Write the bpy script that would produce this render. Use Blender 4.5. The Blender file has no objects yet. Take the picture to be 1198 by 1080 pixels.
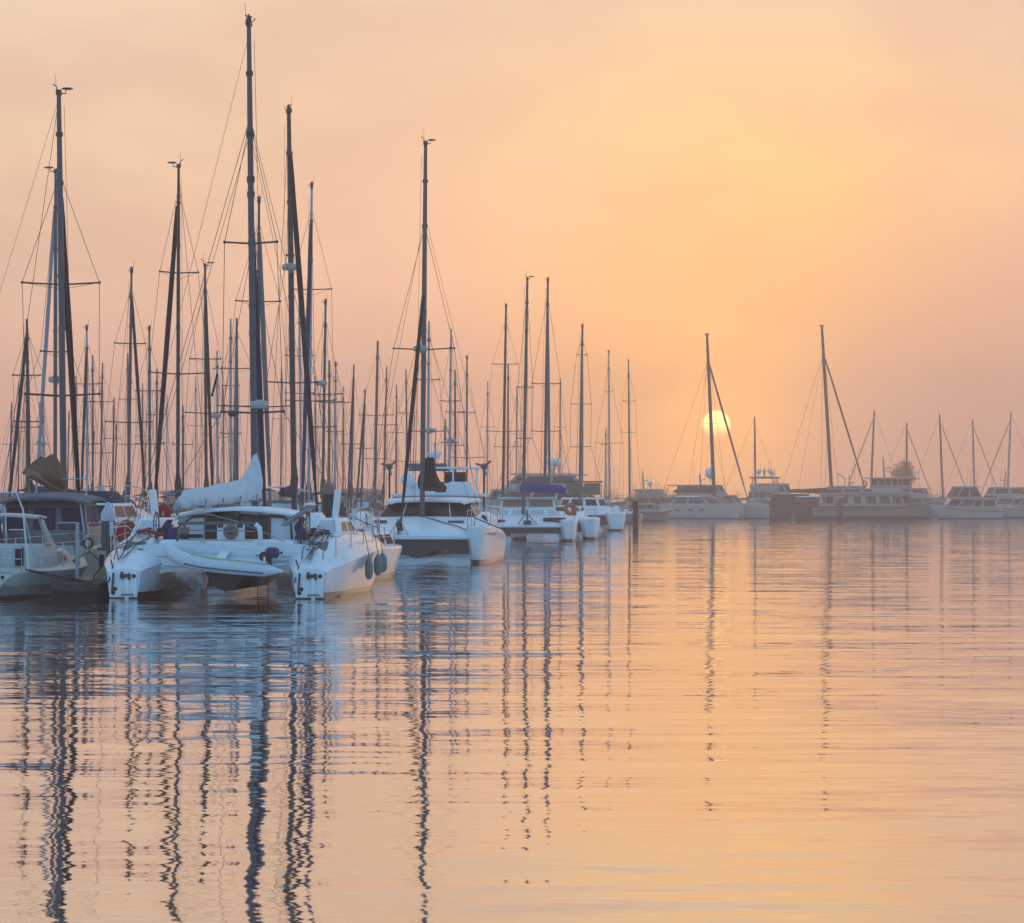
import bpy, bmesh, math, random
from mathutils import Vector, Matrix, noise as mnoise
R = math.radians
random.seed(7)
SC = bpy.context.scene
COL = SC.collection

# ------------------------------------------------------------------ camera
EYE = 2.4
FPX = 3640.0            # focal length in photo pixels (the sun's disc gives it)
HOR = 587.0             # horizon row in the photo
cam_d = bpy.data.cameras.new("camera")
cam_d.sensor_width = 36.0
cam_d.lens = FPX / 1198.0 * 36.0
cam_d.clip_start = 0.5
cam_d.clip_end = 5000
cam = bpy.data.objects.new("camera", cam_d)
COL.objects.link(cam)
cam.location = (0, 0, EYE)
cam.rotation_euler = (R(90) + math.atan((HOR - 540.0) / FPX), 0, 0)
SC.camera = cam

SUN_AZ, SUN_EL = 3.76, 1.42      # degrees right of the view axis, above the horizon

# ------------------------------------------------------------------ world
def lin(c):
    c = c / 255.0
    return c / 12.92 if c <= 0.04045 else ((c + 0.055) / 1.055) ** 2.4
def rgb(r, g, b, k=1.0):
    return (lin(r) * k, lin(g) * k, lin(b) * k, 1.0)

world = bpy.data.worlds.new("World")
SC.world = world
world.use_nodes = True
NT = world.node_tree
NT.nodes.clear()
def nd(t, **kw):
    n = NT.nodes.new(t)
    for k, v in kw.items(): setattr(n, k, v)
    return n
def put(sock, v):
    if isinstance(v, (int, float, tuple)): sock.default_value = v
    else: NT.links.new(v, sock)
def m(op, a, b=None, c=None):
    n = nd('ShaderNodeMath', operation=op)
    put(n.inputs[0], a)
    if b is not None: put(n.inputs[1], b)
    if c is not None: put(n.inputs[2], c)
    return n.outputs[0]
def mixc(f, a, b, mode='MIX'):
    n = nd('ShaderNodeMix', data_type='RGBA', blend_type=mode)
    put(n.inputs[0], f); put(n.inputs[6], a); put(n.inputs[7], b)
    return n.outputs[2]
def smooth(v, lo, hi):
    n = nd('ShaderNodeMapRange', interpolation_type='SMOOTHSTEP')
    put(n.inputs[0], v); n.inputs[1].default_value = lo; n.inputs[2].default_value = hi
    return n.outputs[0]
tc = nd('ShaderNodeTexCoord')
sep = nd('ShaderNodeSeparateXYZ'); NT.links.new(tc.outputs['Generated'], sep.inputs[0])
az = m('MULTIPLY', m('ARCTAN2', sep.outputs[0], sep.outputs[1]), 180 / math.pi)
el = m('MULTIPLY', m('ARCSINE', sep.outputs[2]), 180 / math.pi)
el = m('MAXIMUM', el, 0.0)
def gauss(a0, e0, sa, se):
    da = m('DIVIDE', m('SUBTRACT', az, a0), sa)
    de = m('DIVIDE', m('SUBTRACT', el, e0), se)
    return m('EXPONENT', m('MULTIPLY', m('ADD', m('MULTIPLY', da, da), m('MULTIPLY', de, de)), -1.0))
# fog lit by the low sun: colour by height above the horizon
ramp = nd('ShaderNodeValToRGB')
ramp.color_ramp.interpolation = 'EASE'
STOPS = [(0, (228, 172, 156)), (2.5, (230, 184, 165)), (4.6, (231, 193, 166)), (7.0, (225, 195, 163)), (9.5, (221, 194, 168)),
         (16, (200, 186, 178)), (30, (168, 196, 216)), (90, (130, 182, 226))]
while len(ramp.color_ramp.elements) < len(STOPS): ramp.color_ramp.elements.new(0.5)
for e, (p, c) in zip(ramp.color_ramp.elements, STOPS):
    e.position = p / 90.0; e.color = rgb(*c)
NT.links.new(m('DIVIDE', el, 90.0), ramp.inputs[0])
sky = ramp.outputs[0]
# soft wisps in the fog bank
nz = nd('ShaderNodeTexNoise'); nz.inputs['Scale'].default_value = 1.0; nz.inputs['Detail'].default_value = 3.0
mp = nd('ShaderNodeMapping'); mp.inputs['Scale'].default_value = (9, 9, 22); mp.inputs['Rotation'].default_value = (0, R(-14), 0)
NT.links.new(tc.outputs['Generated'], mp.inputs[0]); NT.links.new(mp.outputs[0], nz.inputs[0])
wisp = m('SUBTRACT', nz.outputs[0], 0.5)
# golden light through the bank, right of centre, and the orange glow round the sun
gold = m('MULTIPLY', gauss(5.0, 5.0, 4.3, 3.0), m('ADD', 0.84, m('MULTIPLY', wisp, 1.1)))
sky = mixc(gold, sky, rgb(255, 206, 136))
sky = mixc(m('MULTIPLY', gauss(3.1, 2.2, 3.3, 2.7), 0.82), sky, rgb(255, 184, 118, 1.10))
sky = mixc(m('MULTIPLY', gauss(9.2, 1.8, 3.4, 3.6), m('ADD', 0.88, m('MULTIPLY', wisp, 1.0))), sky, rgb(208, 164, 145))
sky = mixc(m('MULTIPLY', gauss(3.78, 2.4, 1.5, 2.4), 0.50), sky, rgb(255, 198, 120, 1.25))
sky = mixc(m('MULTIPLY', gauss(3.75, 1.3, 1.4, 1.35), 0.85), sky, rgb(255, 180, 98, 1.65))
sky = mixc(m('MULTIPLY', gauss(-8.0, 9.0, 5, 3.4), 0.45), sky, rgb(232, 206, 182))
# darker, mauve drifts of thicker fog
nz2 = nd('ShaderNodeTexNoise'); nz2.inputs['Scale'].default_value = 1.0; nz2.inputs['Detail'].default_value = 4.0
mp2 = nd('ShaderNodeMapping'); mp2.inputs['Scale'].default_value = (10, 10, 21); mp2.inputs['Rotation'].default_value = (0, R(22), 0); mp2.inputs['Location'].default_value = (3.1, 0, 1.7)
NT.links.new(tc.outputs['Generated'], mp2.inputs[0]); NT.links.new(mp2.outputs[0], nz2.inputs[0])
sky = mixc(m('MULTIPLY', smooth(nz2.outputs[0], .43, .63), .55), sky, mixc(gauss(3.8, 2.5, 4.5, 4.0), rgb(208, 172, 156), rgb(250, 186, 124)))
# the half of the sky behind the viewer: cool, before-sunrise blue
back = smooth(m('ABSOLUTE', az), 25.0, 110.0)
rear = mixc(smooth(el, 0.0, 55.0), rgb(124, 176, 212, 1.42), rgb(110, 168, 218, 1.36))
sky = mixc(m('MULTIPLY', back, smooth(el, -1.0, 8.0)), sky, rear)
# the sun's disc, dimmed by the fog at its lower edge
sx, sy, sz = math.sin(R(SUN_AZ)) * math.cos(R(SUN_EL)), math.cos(R(SUN_AZ)) * math.cos(R(SUN_EL)), math.sin(R(SUN_EL))
dx = m('MULTIPLY', m('SUBTRACT', az, SUN_AZ), 1.0); dy = m('SUBTRACT', el, SUN_EL)
dist = m('SQRT', m('ADD', m('MULTIPLY', dx, dx), m('MULTIPLY', dy, dy)))
disc = m('SUBTRACT', 1.0, smooth(dist, 0.215, 0.285))
fade = smooth(dy, -0.30, 0.16)
disc = m('MULTIPLY', disc, m('ADD', 0.0, m('MULTIPLY', fade, 1.0)))
SUN_DISC = (4.0, 2.2, 0.75, 1)
sky = mixc(disc, sky, SUN_DISC)
bg1 = nd('ShaderNodeBackground'); NT.links.new(sky, bg1.inputs[0]); bg1.inputs[1].default_value = 1.12
nish = nd('ShaderNodeTexSky', sky_type='NISHITA', sun_disc=False)
nish.sun_elevation = R(SUN_EL); nish.sun_rotation = R(SUN_AZ); nish.dust_density = 4.0
bg2 = nd('ShaderNodeBackground'); NT.links.new(nish.outputs[0], bg2.inputs[0]); bg2.inputs[1].default_value = 0.02
add = nd('ShaderNodeAddShader'); NT.links.new(bg1.outputs[0], add.inputs[0]); NT.links.new(bg2.outputs[0], add.inputs[1])
wo = nd('ShaderNodeOutputWorld'); NT.links.new(add.outputs[0], wo.inputs[0])

# ------------------------------------------------------------------ sun
sd = bpy.data.lights.new("sun", 'SUN')
sd.energy = 0.16
sd.angle = R(3.0)
sd.color = (1.0, 0.62, 0.34)
sun = bpy.data.objects.new("sun", sd)
COL.objects.link(sun)
sun.rotation_euler = Vector((sx, sy, sz)).to_track_quat('Z', 'Y').to_euler()
sun.visible_glossy = False      # the disc in the sky is what mirrors in the water; do not count it twice

SC.view_settings.view_transform = 'Standard'
SC.view_settings.look = 'None'
SC.view_settings.exposure = 0.0
SC.view_settings.gamma = 1.0
SC.cycles.volume_bounces = 2
SC.cycles.max_bounces = 8
SC.cycles.use_denoising = True

# ------------------------------------------------------------------ helpers
def PX(px, Y): return (px - 599.0) / FPX * Y
def PZ(py, Y): return EYE + (HOR - py) / FPX * Y

def mat(name, col, rough=0.5, metal=0.0, noise=0.12, scale=6.0, boot=None, coat=0.0, bump=0.0, streak=False, spec=.5):
    """procedural painted / woven / wooden surface; boot = (height, colour) paints a waterline band"""
    M = bpy.data.materials.new(name); M.use_nodes = True
    t = M.node_tree; b = t.nodes['Principled BSDF']
    b.inputs['Roughness'].default_value = rough; b.inputs['Metallic'].default_value = metal
    b.inputs['Coat Weight'].default_value = coat; b.inputs['Specular IOR Level'].default_value = spec
    g = t.nodes.new('ShaderNodeNewGeometry')
    n = t.nodes.new('ShaderNodeTexNoise'); n.inputs['Scale'].default_value = scale; n.inputs['Detail'].default_value = 5
    if streak:
        q = t.nodes.new('ShaderNodeMapping'); q.inputs['Scale'].default_value = (1, 1, .12)
        t.links.new(g.outputs['Position'], q.inputs[0]); t.links.new(q.outputs[0], n.inputs[0])
    else: t.links.new(g.outputs['Position'], n.inputs[0])
    x = t.nodes.new('ShaderNodeMix'); x.data_type = 'RGBA'
    t.links.new(n.outputs[0], x.inputs[0])
    x.inputs[6].default_value = tuple(max(0, c * (1 - noise * 2)) for c in col[:3]) + (1,)
    x.inputs[7].default_value = tuple(min(1, c * (1 + noise)) for c in col[:3]) + (1,)
    out = x.outputs[2]
    if boot:
        s = t.nodes.new('ShaderNodeSeparateXYZ'); t.links.new(g.outputs['Position'], s.inputs[0])
        prev = out
        for h0, c in boot:
            l = t.nodes.new('ShaderNodeMath'); l.operation = 'LESS_THAN'; t.links.new(s.outputs[2], l.inputs[0]); l.inputs[1].default_value = h0
            k = t.nodes.new('ShaderNodeMix'); k.data_type = 'RGBA'
            t.links.new(l.outputs[0], k.inputs[0]); t.links.new(prev, k.inputs[6]); k.inputs[7].default_value = tuple(c) + (1,)
            prev = k.outputs[2]
        if boot[0][0] < .4:          # uneven weed and scum line above the boot top
            r = t.nodes.new('ShaderNodeMapRange'); t.links.new(s.outputs[2], r.inputs[0]); r.inputs[1].default_value = .75; r.inputs[2].default_value = boot[0][0]
            n2 = t.nodes.new('ShaderNodeTexNoise'); n2.inputs['Scale'].default_value = 3.5; n2.inputs['Detail'].default_value = 6
            t.links.new(g.outputs['Position'], n2.inputs[0])
            q2 = t.nodes.new('ShaderNodeMath'); q2.operation = 'MULTIPLY'; t.links.new(r.outputs[0], q2.inputs[0]); t.links.new(n2.outputs[0], q2.inputs[1])
            q3 = t.nodes.new('ShaderNodeMath'); q3.operation = 'POWER'; t.links.new(q2.outputs[0], q3.inputs[0]); q3.inputs[1].default_value = 2.0
            k2 = t.nodes.new('ShaderNodeMix'); k2.data_type = 'RGBA'; t.links.new(q3.outputs[0], k2.inputs[0]); t.links.new(prev, k2.inputs[6]); k2.inputs[7].default_value = (.10, .085, .05, 1)
            prev = k2.outputs[2]
        out = prev
    t.links.new(out, b.inputs['Base Color'])
    if bump:
        bp = t.nodes.new('ShaderNodeBump'); bp.inputs['Strength'].default_value = bump; bp.inputs['Distance'].default_value = .03
        t.links.new(n.outputs[0], bp.inputs['Height']); t.links.new(bp.outputs[0], b.inputs['Normal'])
    return M

BLK = (.012, .013, .016)
MT = dict(
    hull=mat('white_gelcoat', (.74, .75, .76), .22, noise=.12, scale=2.2, boot=[(.16, BLK)], coat=.3, streak=True),
    hull_dark_line=mat('white_gelcoat_dark_bottom', (.74, .75, .76), .22, noise=.06, scale=1.5, boot=[(.34, (.02, .025, .05))], coat=.3, streak=True),
    white=mat('white_deck_paint', (.76, .77, .78), .38, noise=.06, scale=3),
    cream=mat('cream_gelcoat', (.36, .36, .335), .35, noise=.08, scale=1.6, boot=[(.32, (.17, .18, .17)), (.08, BLK)], streak=True),
    creamdeck=mat('cream_deck_paint', (.46, .46, .43), .45, noise=.08, scale=3),
    navy=mat('navy_gelcoat', (.015, .022, .06), .2, noise=.1, boot=[(.12, (.2, .03, .03))], coat=.4),
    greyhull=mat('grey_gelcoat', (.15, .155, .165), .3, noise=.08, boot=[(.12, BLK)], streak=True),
    darkhull=mat('charcoal_gelcoat', (.05, .05, .055), .3, noise=.1, boot=[(.12, BLK)]),
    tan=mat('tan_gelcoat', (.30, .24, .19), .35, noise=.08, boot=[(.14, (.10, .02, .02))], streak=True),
    under=mat('bridgedeck_painted_shade', (.045, .044, .044), .5, noise=.12, scale=2),  # white paint darkened: the shade beneath the deck is put into the colour
    glass=mat('smoked_window', (.012, .012, .014), .3, noise=.1, spec=.22),
    dimglass=mat('haze_toned_window', (.07, .062, .06), .5, noise=.2, spec=.25),  # far window glass, paled so distance haze sits in the colour
    darkpanel=mat('tinted_panel', (.05, .04, .034), .7, noise=.15, spec=.08),
    softwhite=mat('haze_toned_white', (.42, .37, .33), .45, noise=.10, scale=1.4, boot=[(.14, BLK)], streak=True),  # white dulled and warmed; on far boats this paints in distance haze
    creamwhite=mat('haze_toned_deck', (.40, .34, .30), .5, noise=.10, scale=2),  # deck white lowered and warmed to paint haze onto far boats
    paleglass=mat('pale_window_cover', (.50, .52, .54), .5, noise=.05),
    tanblind=mat('tan_window_cover', (.30, .21, .14), .7, noise=.08),
    purple=mat('purple_window_cover', (.045, .025, .09), .7, noise=.15),
    alu=mat('anodised_mast', (.085, .09, .10), .5, .1, noise=.08, scale=2),
    alulight=mat('pale_mast_paint', (.34, .35, .37), .4, .1, noise=.06, scale=2),
    aludark=mat('dark_mast_paint', (.045, .045, .05), .45, .2, noise=.1, scale=2),
    woodmast=mat('varnished_mast', (.22, .11, .035), .35, noise=.18, scale=4),
    steel=mat('stainless_tube', (.50, .50, .52), .22, .9, noise=.05),
    wire=mat('rigging_wire', (.09, .085, .085), .5, .3, noise=.1),
    rope=mat('dark_rope', (.035, .03, .03), .9, noise=.2, scale=40),
    paleropes=mat('pale_rope', (.40, .36, .27), .9, noise=.2, scale=40),
    black=mat('black_canvas', (.012, .012, .014), .85, noise=.25, scale=12),
    navyc=mat('navy_canvas', (.018, .022, .07), .85, noise=.2, scale=10, bump=.4),
    bluec=mat('blue_canvas', (.022, .04, .20), .8, noise=.2, scale=8, bump=.5),
    whitec=mat('white_canvas', (.62, .61, .62), .85, noise=.10, scale=5, bump=.9),
    greyc=mat('grey_canvas', (.12, .125, .135), .85, noise=.15, scale=8, bump=.5),
    brownc=mat('brown_canvas', (.15, .068, .030), .88, noise=.25, scale=6, bump=.8),
    darkbrown=mat('dark_brown_canvas', (.045, .035, .035), .9, noise=.2, scale=8, bump=.5),
    tanc=mat('tan_canvas', (.24, .17, .12), .88, noise=.12, scale=8, bump=.4),
    redc=mat('red_canvas', (.42, .010, .012), .8, noise=.15, scale=9, bump=.4),
    orange=mat('orange_foam', (.62, .12, .05), .7, noise=.12),
    wood=mat('brown_varnished_wood', (.045, .016, .009), .4, noise=.3, scale=14),
    timber=mat('weathered_timber', (.06, .045, .035), .85, noise=.3, scale=14, bump=.5),
    concrete=mat('grey_concrete', (.10, .10, .10), .9, noise=.2, scale=9, boot=[(.75, (.05, .045, .04))], bump=.5),
    piledark=mat('dark_pile', (.03, .026, .026), .85, noise=.3, scale=8, boot=[(.5, BLK)], bump=.5),
    pilecap=mat('white_pile_cap', (.52, .54, .56), .5, noise=.08),
    pinkcap=mat('faded_red_pile_cap', (.34, .13, .12), .6, noise=.12),
    yellow=mat('yellow_pile_cap', (.42, .27, .03), .6, noise=.12),
    rubber=mat('black_rubber', (.01, .01, .011), .7, noise=.15),
    hyp=mat('pale_grey_rubber', (.60, .63, .66), .5, noise=.05, scale=4),
    fender=mat('sea_green_vinyl', (.15, .18, .17), .45, noise=.1),
    blueplastic=mat('blue_cover', (.012, .035, .13), .6, noise=.2),
    ped=mat('cream_post', (.42, .40, .28), .6, noise=.12),
    sign=mat('pale_sign', (.62, .64, .66), .5, noise=.03),
    gold=mat('gold_letters', (.55, .36, .10), .5, noise=.05),
    text=mat('dark_letters', (.03, .025, .03), .6, noise=.05),
    redline=mat('red_pinstripe', (.30, .06, .06), .5, noise=.05),
    green=mat('green_buoy', (.04, .16, .02), .5, noise=.1),
    red=mat('red_plastic', (.45, .02, .02), .5, noise=.1),
    shed=mat('pale_shed_cladding', (.42, .40, .38), .7, noise=.08, scale=.6),
    shedroof=mat('grey_shed_roof', (.26, .25, .25), .7, noise=.1, scale=.6),
    brick=mat('tan_render', (.34, .25, .19), .8, noise=.12, scale=.8),
    bark=mat('bark', (.07, .05, .035), .9, noise=.3, scale=8),
    leaf=mat('dark_leaves', (.045, .06, .03), .7, noise=.3, scale=2),
)

class MB:
    """collects shapes into one mesh"""
    def __init__(s): s.v = []; s.f = []
    def add(s, vs, fs):
        o = len(s.v); s.v += [Vector(p) for p in vs]; s.f += [tuple(i + o for i in f) for f in fs]
        return s
    def box(s, c, d, rz=0.0, rx=0.0, ry=0.0):
        M = Matrix.Translation(c) @ Matrix.Rotation(rz, 4, 'Z') @ Matrix.Rotation(ry, 4, 'Y') @ Matrix.Rotation(rx, 4, 'X')
        vs = [M @ Vector((x * d[0] / 2, y * d[1] / 2, z * d[2] / 2)) for z in (-1, 1) for y in (-1, 1) for x in (-1, 1)]
        return s.add(vs, [(0, 2, 3, 1), (4, 5, 7, 6), (0, 1, 5, 4), (2, 6, 7, 3), (0, 4, 6, 2), (1, 3, 7, 5)])
    def loft(s, secs, cap0=True, cap1=True, closed=True):
        n = len(secs[0]); vs = [p for q in secs for p in q]; fs = []
        for k in range(len(secs) - 1):
            for i in range(n if closed else n - 1):
                j = (i + 1) % n
                fs.append((k * n + i, k * n + j, (k + 1) * n + j, (k + 1) * n + i))
        if cap0: fs.append(tuple(reversed(range(n))))
        if cap1: fs.append(tuple((len(secs) - 1) * n + i for i in range(n)))
        return s.add(vs, fs)
    def tube(s, pts, r, n=8, r1=None, sy=1.0):
        pts = [Vector(p) for p in pts]; secs = []
        for i, p in enumerate(pts):
            a = pts[max(0, i - 1)]; b = pts[min(len(pts) - 1, i + 1)]
            d = (b - a).normalized()
            u = d.cross(Vector((0, 0, 1)))
            if u.length < 1e-3: u = Vector((1, 0, 0))
            u.normalize(); w = u.cross(d)
            rr = r if r1 is None else r + (r1 - r) * i / (len(pts) - 1)
            secs.append([p + u * math.cos(t) * rr + w * math.sin(t) * rr * sy for t in (2 * math.pi * k / n for k in range(n))])
        return s.loft(secs)
    def lathe(s, prof, c=(0, 0, 0), n=14, M=None):
        M = M or Matrix.Identity(4); c = Vector(c)
        secs = [[c + (M @ Vector((r * math.cos(t), r * math.sin(t), z))) for t in (2 * math.pi * k / n for k in range(n))] for r, z in prof]
        return s.loft(secs)
    def ball(s, c, r, n=10, sz=1.0):
        return s.lathe([(max(.001, r * math.sin(math.pi * k / 8)), -r * sz * math.cos(math.pi * k / 8)) for k in range(9)], c, n)
    def torus(s, c, R_, r, axis='Y', n=18, k=8):
        c = Vector(c); secs = []
        for i in range(n):
            a = 2 * math.pi * i / n
            ring = []
            for j in range(k):
                b = 2 * math.pi * j / k; q = R_ + r * math.cos(b); h = r * math.sin(b)
                p = {'Y': (q * math.cos(a), h, q * math.sin(a)), 'Z': (q * math.cos(a), q * math.sin(a), h), 'X': (h, q * math.cos(a), q * math.sin(a))}[axis]
                ring.append(c + Vector(p))
            secs.append(ring)
        return s.loft(secs + [secs[0]], False, False)
    def prism(s, prof, y0, y1):
        """profile of (x, z) points pushed along y"""
        return s.loft([[Vector((x, y0, z)) for x, z in prof], [Vector((x, y1, z)) for x, z in prof]])
    def frustum(s, base, z0, top, z1):
        a = [Vector((p[0], p[1], p[2] if len(p) > 2 else z0)) for p in base]; b = [Vector((p[0], p[1], p[2] if len(p) > 2 else z1)) for p in top]
        return s.loft([a, b])
    def slab(s, q, t=.02, off=.004):
        """thin raised panel on a quad q = four corners in order"""
        q = [Vector(p) for p in q]
        nrm = (q[1] - q[0]).cross(q[3] - q[0]).normalized()
        return s.loft([[p + nrm * (off - t) for p in q], [p + nrm * off for p in q]])
    def build(s, name, m_, parent=None, bevel=0.0, smooth_=35, loc=None, segs=2):
        me = bpy.data.meshes.new(name)
        me.from_pydata([tuple(p) for p in s.v], [], s.f)
        bm = bmesh.new(); bm.from_mesh(me)
        bmesh.ops.remove_doubles(bm, verts=bm.verts, dist=1e-5)
        bmesh.ops.recalc_face_normals(bm, faces=bm.faces)
        if bevel:
            es = [e for e in bm.edges if len(e.link_faces) == 2 and e.calc_face_angle(0) > R(25)]
            bmesh.ops.bevel(bm, geom=es, offset=bevel, segments=segs, affect='EDGES', profile=.5, clamp_overlap=True)
        bm.to_mesh(me); bm.free()
        for p in me.polygons: p.use_smooth = True
        me.set_sharp_from_angle(angle=R(smooth_))
        me.materials.append(m_ if not isinstance(m_, str) else MT[m_])
        o = bpy.data.objects.new(name, me); COL.objects.link(o)
        if parent: o.parent = parent
        if loc: o.location = loc
        return o

def tag(o, label, cat, group=None):
    o['label'] = label; o['category'] = cat
    if group: o['group'] = group
    return o
def thing(name, label, cat, loc, rz=0.0, group=None):
    o = bpy.data.objects.new(name, None); o.empty_display_size = .3
    COL.objects.link(o); o.location = loc; o.rotation_euler = (0, 0, rz)
    return tag(o, label, cat, group)
def struct(o, kind='structure'):
    o['kind'] = kind; return o
def lerp(a, b, t): return a + (b - a) * t
def bil(q, u, v):
    a, b, c, d = [Vector(p) for p in q]
    return (a * (1 - u) + b * u) * (1 - v) + (d * (1 - u) + c * u) * v
def subquad(q, u0, u1, v0, v1): return [bil(q, u0, v0), bil(q, u1, v0), bil(q, u1, v1), bil(q, u0, v1)]
def facequad(base, z0, top, z1, i):
    n = len(base); j = (i + 1) % n
    g = lambda p, z: Vector((p[0], p[1], p[2] if len(p) > 2 else z))
    return [g(base[i], z0), g(base[j], z0), g(top[j], z1), g(top[i], z1)]

# ------------------------------------------------------------------ water, shore, haze
def water_material():
    M = bpy.data.materials.new('harbour_water'); M.use_nodes = True
    t = M.node_tree; t.nodes.clear()
    N = lambda k, **kw: [setattr(n, a, b) for n in [t.nodes.new(k)] for a, b in kw.items()] and n if False else t.nodes.new(k)
    g = t.nodes.new('ShaderNodeNewGeometry')
    def slope(scale, rot, detail, amp, off):
        mp = t.nodes.new('ShaderNodeMapping'); mp.inputs['Scale'].default_value = scale; mp.inputs['Rotation'].default_value = (0, 0, R(rot)); mp.inputs['Location'].default_value = (off, off * 1.7, off * .3)
        n = t.nodes.new('ShaderNodeTexNoise'); n.inputs['Scale'].default_value = 1.0; n.inputs['Detail'].default_value = detail; n.inputs['Roughness'].default_value = .5
        t.links.new(g.outputs['Position'], mp.inputs[0]); t.links.new(mp.outputs[0], n.inputs[0])
        s = t.nodes.new('ShaderNodeMath'); s.operation = 'SUBTRACT'; t.links.new(n.outputs[0], s.inputs[0]); s.inputs[1].default_value = .5
        k = t.nodes.new('ShaderNodeMath'); k.operation = 'MULTIPLY'; t.links.new(s.outputs[0], k.inputs[0])
        if isinstance(amp, (int, float)): k.inputs[1].default_value = amp
        else: t.links.new(amp, k.inputs[1])
        return k.outputs[0]
    def addn(*a):
        o = a[0]
        for b in a[1:]:
            x = t.nodes.new('ShaderNodeMath'); x.operation = 'ADD'; t.links.new(o, x.inputs[0]); t.links.new(b, x.inputs[1]); o = x.outputs[0]
        return o
    # patches of rougher and calmer water
    pm = t.nodes.new('ShaderNodeMapping'); pm.inputs['Scale'].default_value = (.02, .05, 1)
    pn = t.nodes.new('ShaderNodeTexNoise'); pn.inputs['Detail'].default_value = 2
    t.links.new(g.outputs['Position'], pm.inputs[0]); t.links.new(pm.outputs[0], pn.inputs[0])
    pr = t.nodes.new('ShaderNodeMapRange'); t.links.new(pn.outputs[0], pr.inputs[0])
    pr.inputs[1].default_value = .35; pr.inputs[2].default_value = .65; pr.inputs[3].default_value = .055; pr.inputs[4].default_value = .115
    sy_ = addn(slope((.16, .62, 1), 4, 1.5, .036, 0), slope((.34, .55, 1), -7, 2, .036, 55), slope((.36, 2.2, 1), -5, 2, pr.outputs[0], 13), slope((2.2, 7.0, 1), 3, 1, .060, 37))
    sx_ = addn(slope((.22, .4, 1), 14, 1, .020, 171), slope((.5, 1.3, 1), 9, 2, .026, 71), slope((2.0, 4.5, 1), -8, 1, .022, 91))
    c = t.nodes.new('ShaderNodeCombineXYZ'); t.links.new(sx_, c.inputs[0]); t.links.new(sy_, c.inputs[1]); c.inputs[2].default_value = 1.0
    nn = t.nodes.new('ShaderNodeVectorMath'); nn.operation = 'NORMALIZE'; t.links.new(c.outputs[0], nn.inputs[0])
    b = t.nodes.new('ShaderNodeBsdfPrincipled'); b.inputs['Base Color'].default_value = (.018, .028, .036, 1); b.inputs['Roughness'].default_value = .03; b.inputs['IOR'].default_value = 1.5
    gl = t.nodes.new('ShaderNodeBsdfGlossy'); gl.inputs['Roughness'].default_value = .03; gl.inputs['Color'].default_value = (.93, .93, .93, 1)
    for s in (b, gl): t.links.new(nn.outputs[0], s.inputs['Normal'])
    mx = t.nodes.new('ShaderNodeMixShader'); mx.inputs[0].default_value = .62
    t.links.new(b.outputs[0], mx.inputs[1]); t.links.new(gl.outputs[0], mx.inputs[2])
    o = t.nodes.new('ShaderNodeOutputMaterial'); t.links.new(mx.outputs[0], o.inputs[0])
    return M
w = MB().add([(-290, -15, 0), (290, -15, 0), (290, 780, 0), (-290, 780, 0)], [(0, 1, 2, 3)]).build('water', water_material())
struct(w)
sh = []
for i, (y, z) in enumerate([(640, -.3), (646, .9), (700, 1.3), (779, 1.6)]):
    sh.append([Vector((x, y + 5 * mnoise.noise((x * .02, i, 0)), z)) for x in range(-288, 289, 12)])
shore = MB().loft(sh, False, False, closed=False).build('shore', 'timber'); struct(shore)

HAZE_DENSITY = .00108
hz = MB().box((0, 380, 15.6), (600, 820, 33.2)).build('haze', mat('haze_air', (1, 1, 1)))
struct(hz, 'stuff')
hm = hz.data.materials[0].node_tree
hm.nodes.clear()
pv = hm.nodes.new('ShaderNodeVolumePrincipled')
pv.inputs['Color'].default_value = (.75, .63, .575, 1); pv.inputs['Density'].default_value = HAZE_DENSITY; pv.inputs['Anisotropy'].default_value = .72
ho = hm.nodes.new('ShaderNodeOutputMaterial'); hm.links.new(pv.outputs[0], ho.inputs['Volume'])

# ------------------------------------------------------------------ rigging
V3 = Vector
def mast_top_fittings(name, root, top, r, lean, windex, m_):
    T = V3(top)
    b = MB(); K = .70
    Vector = lambda p: V3(p) * K
    b.box(T + Vector((0, 0, .06)), (r * 1.6, r * 3.4, .14))
    if windex in (1, 3):       # flat wind vane / tricolour on a bracket
        s = 1 if windex == 1 else -1
        b.tube([T + Vector((0, 0, .02)), T + Vector((.30 * s, 0, .02)), T + Vector((.30 * s, 0, .16))], .018, 6)
        b.lathe([(.01, -.03), (.14, -.02), (.19, .005), (.13, .03), (.01, .035)], T + Vector((.36 * s, 0, .22)), 10)
        b.tube([T + Vector((-.04 * s, 0, .1)), T + Vector((-.12 * s, 0, .34)), T + Vector((-.26 * s, 0, .42))], .018, 5)
    elif windex == 2:
        b.tube([T, T + Vector((0, 0, .42))], .022, 6)
        b.tube([T + Vector((-.14, 0, .36)), T + Vector((.12, 0, .30))], .022, 5)
        b.tube([T + Vector((0, 0, .1)), T + Vector((.20, 0, .16)), T + Vector((.24, 0, .26))], .014, 5)
        b.ball(T + Vector((0, 0, .22)), .07, 8)
    b.build('masthead_fitting', 'aludark', root)
    MB().tube([T + Vector((-.08 if windex != 3 else .1, 0, 0)), T + Vector((-.16 - lean * .3 if windex != 3 else .1, 0, .85))], .006, 4).build('antenna', 'wire', root)

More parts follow.
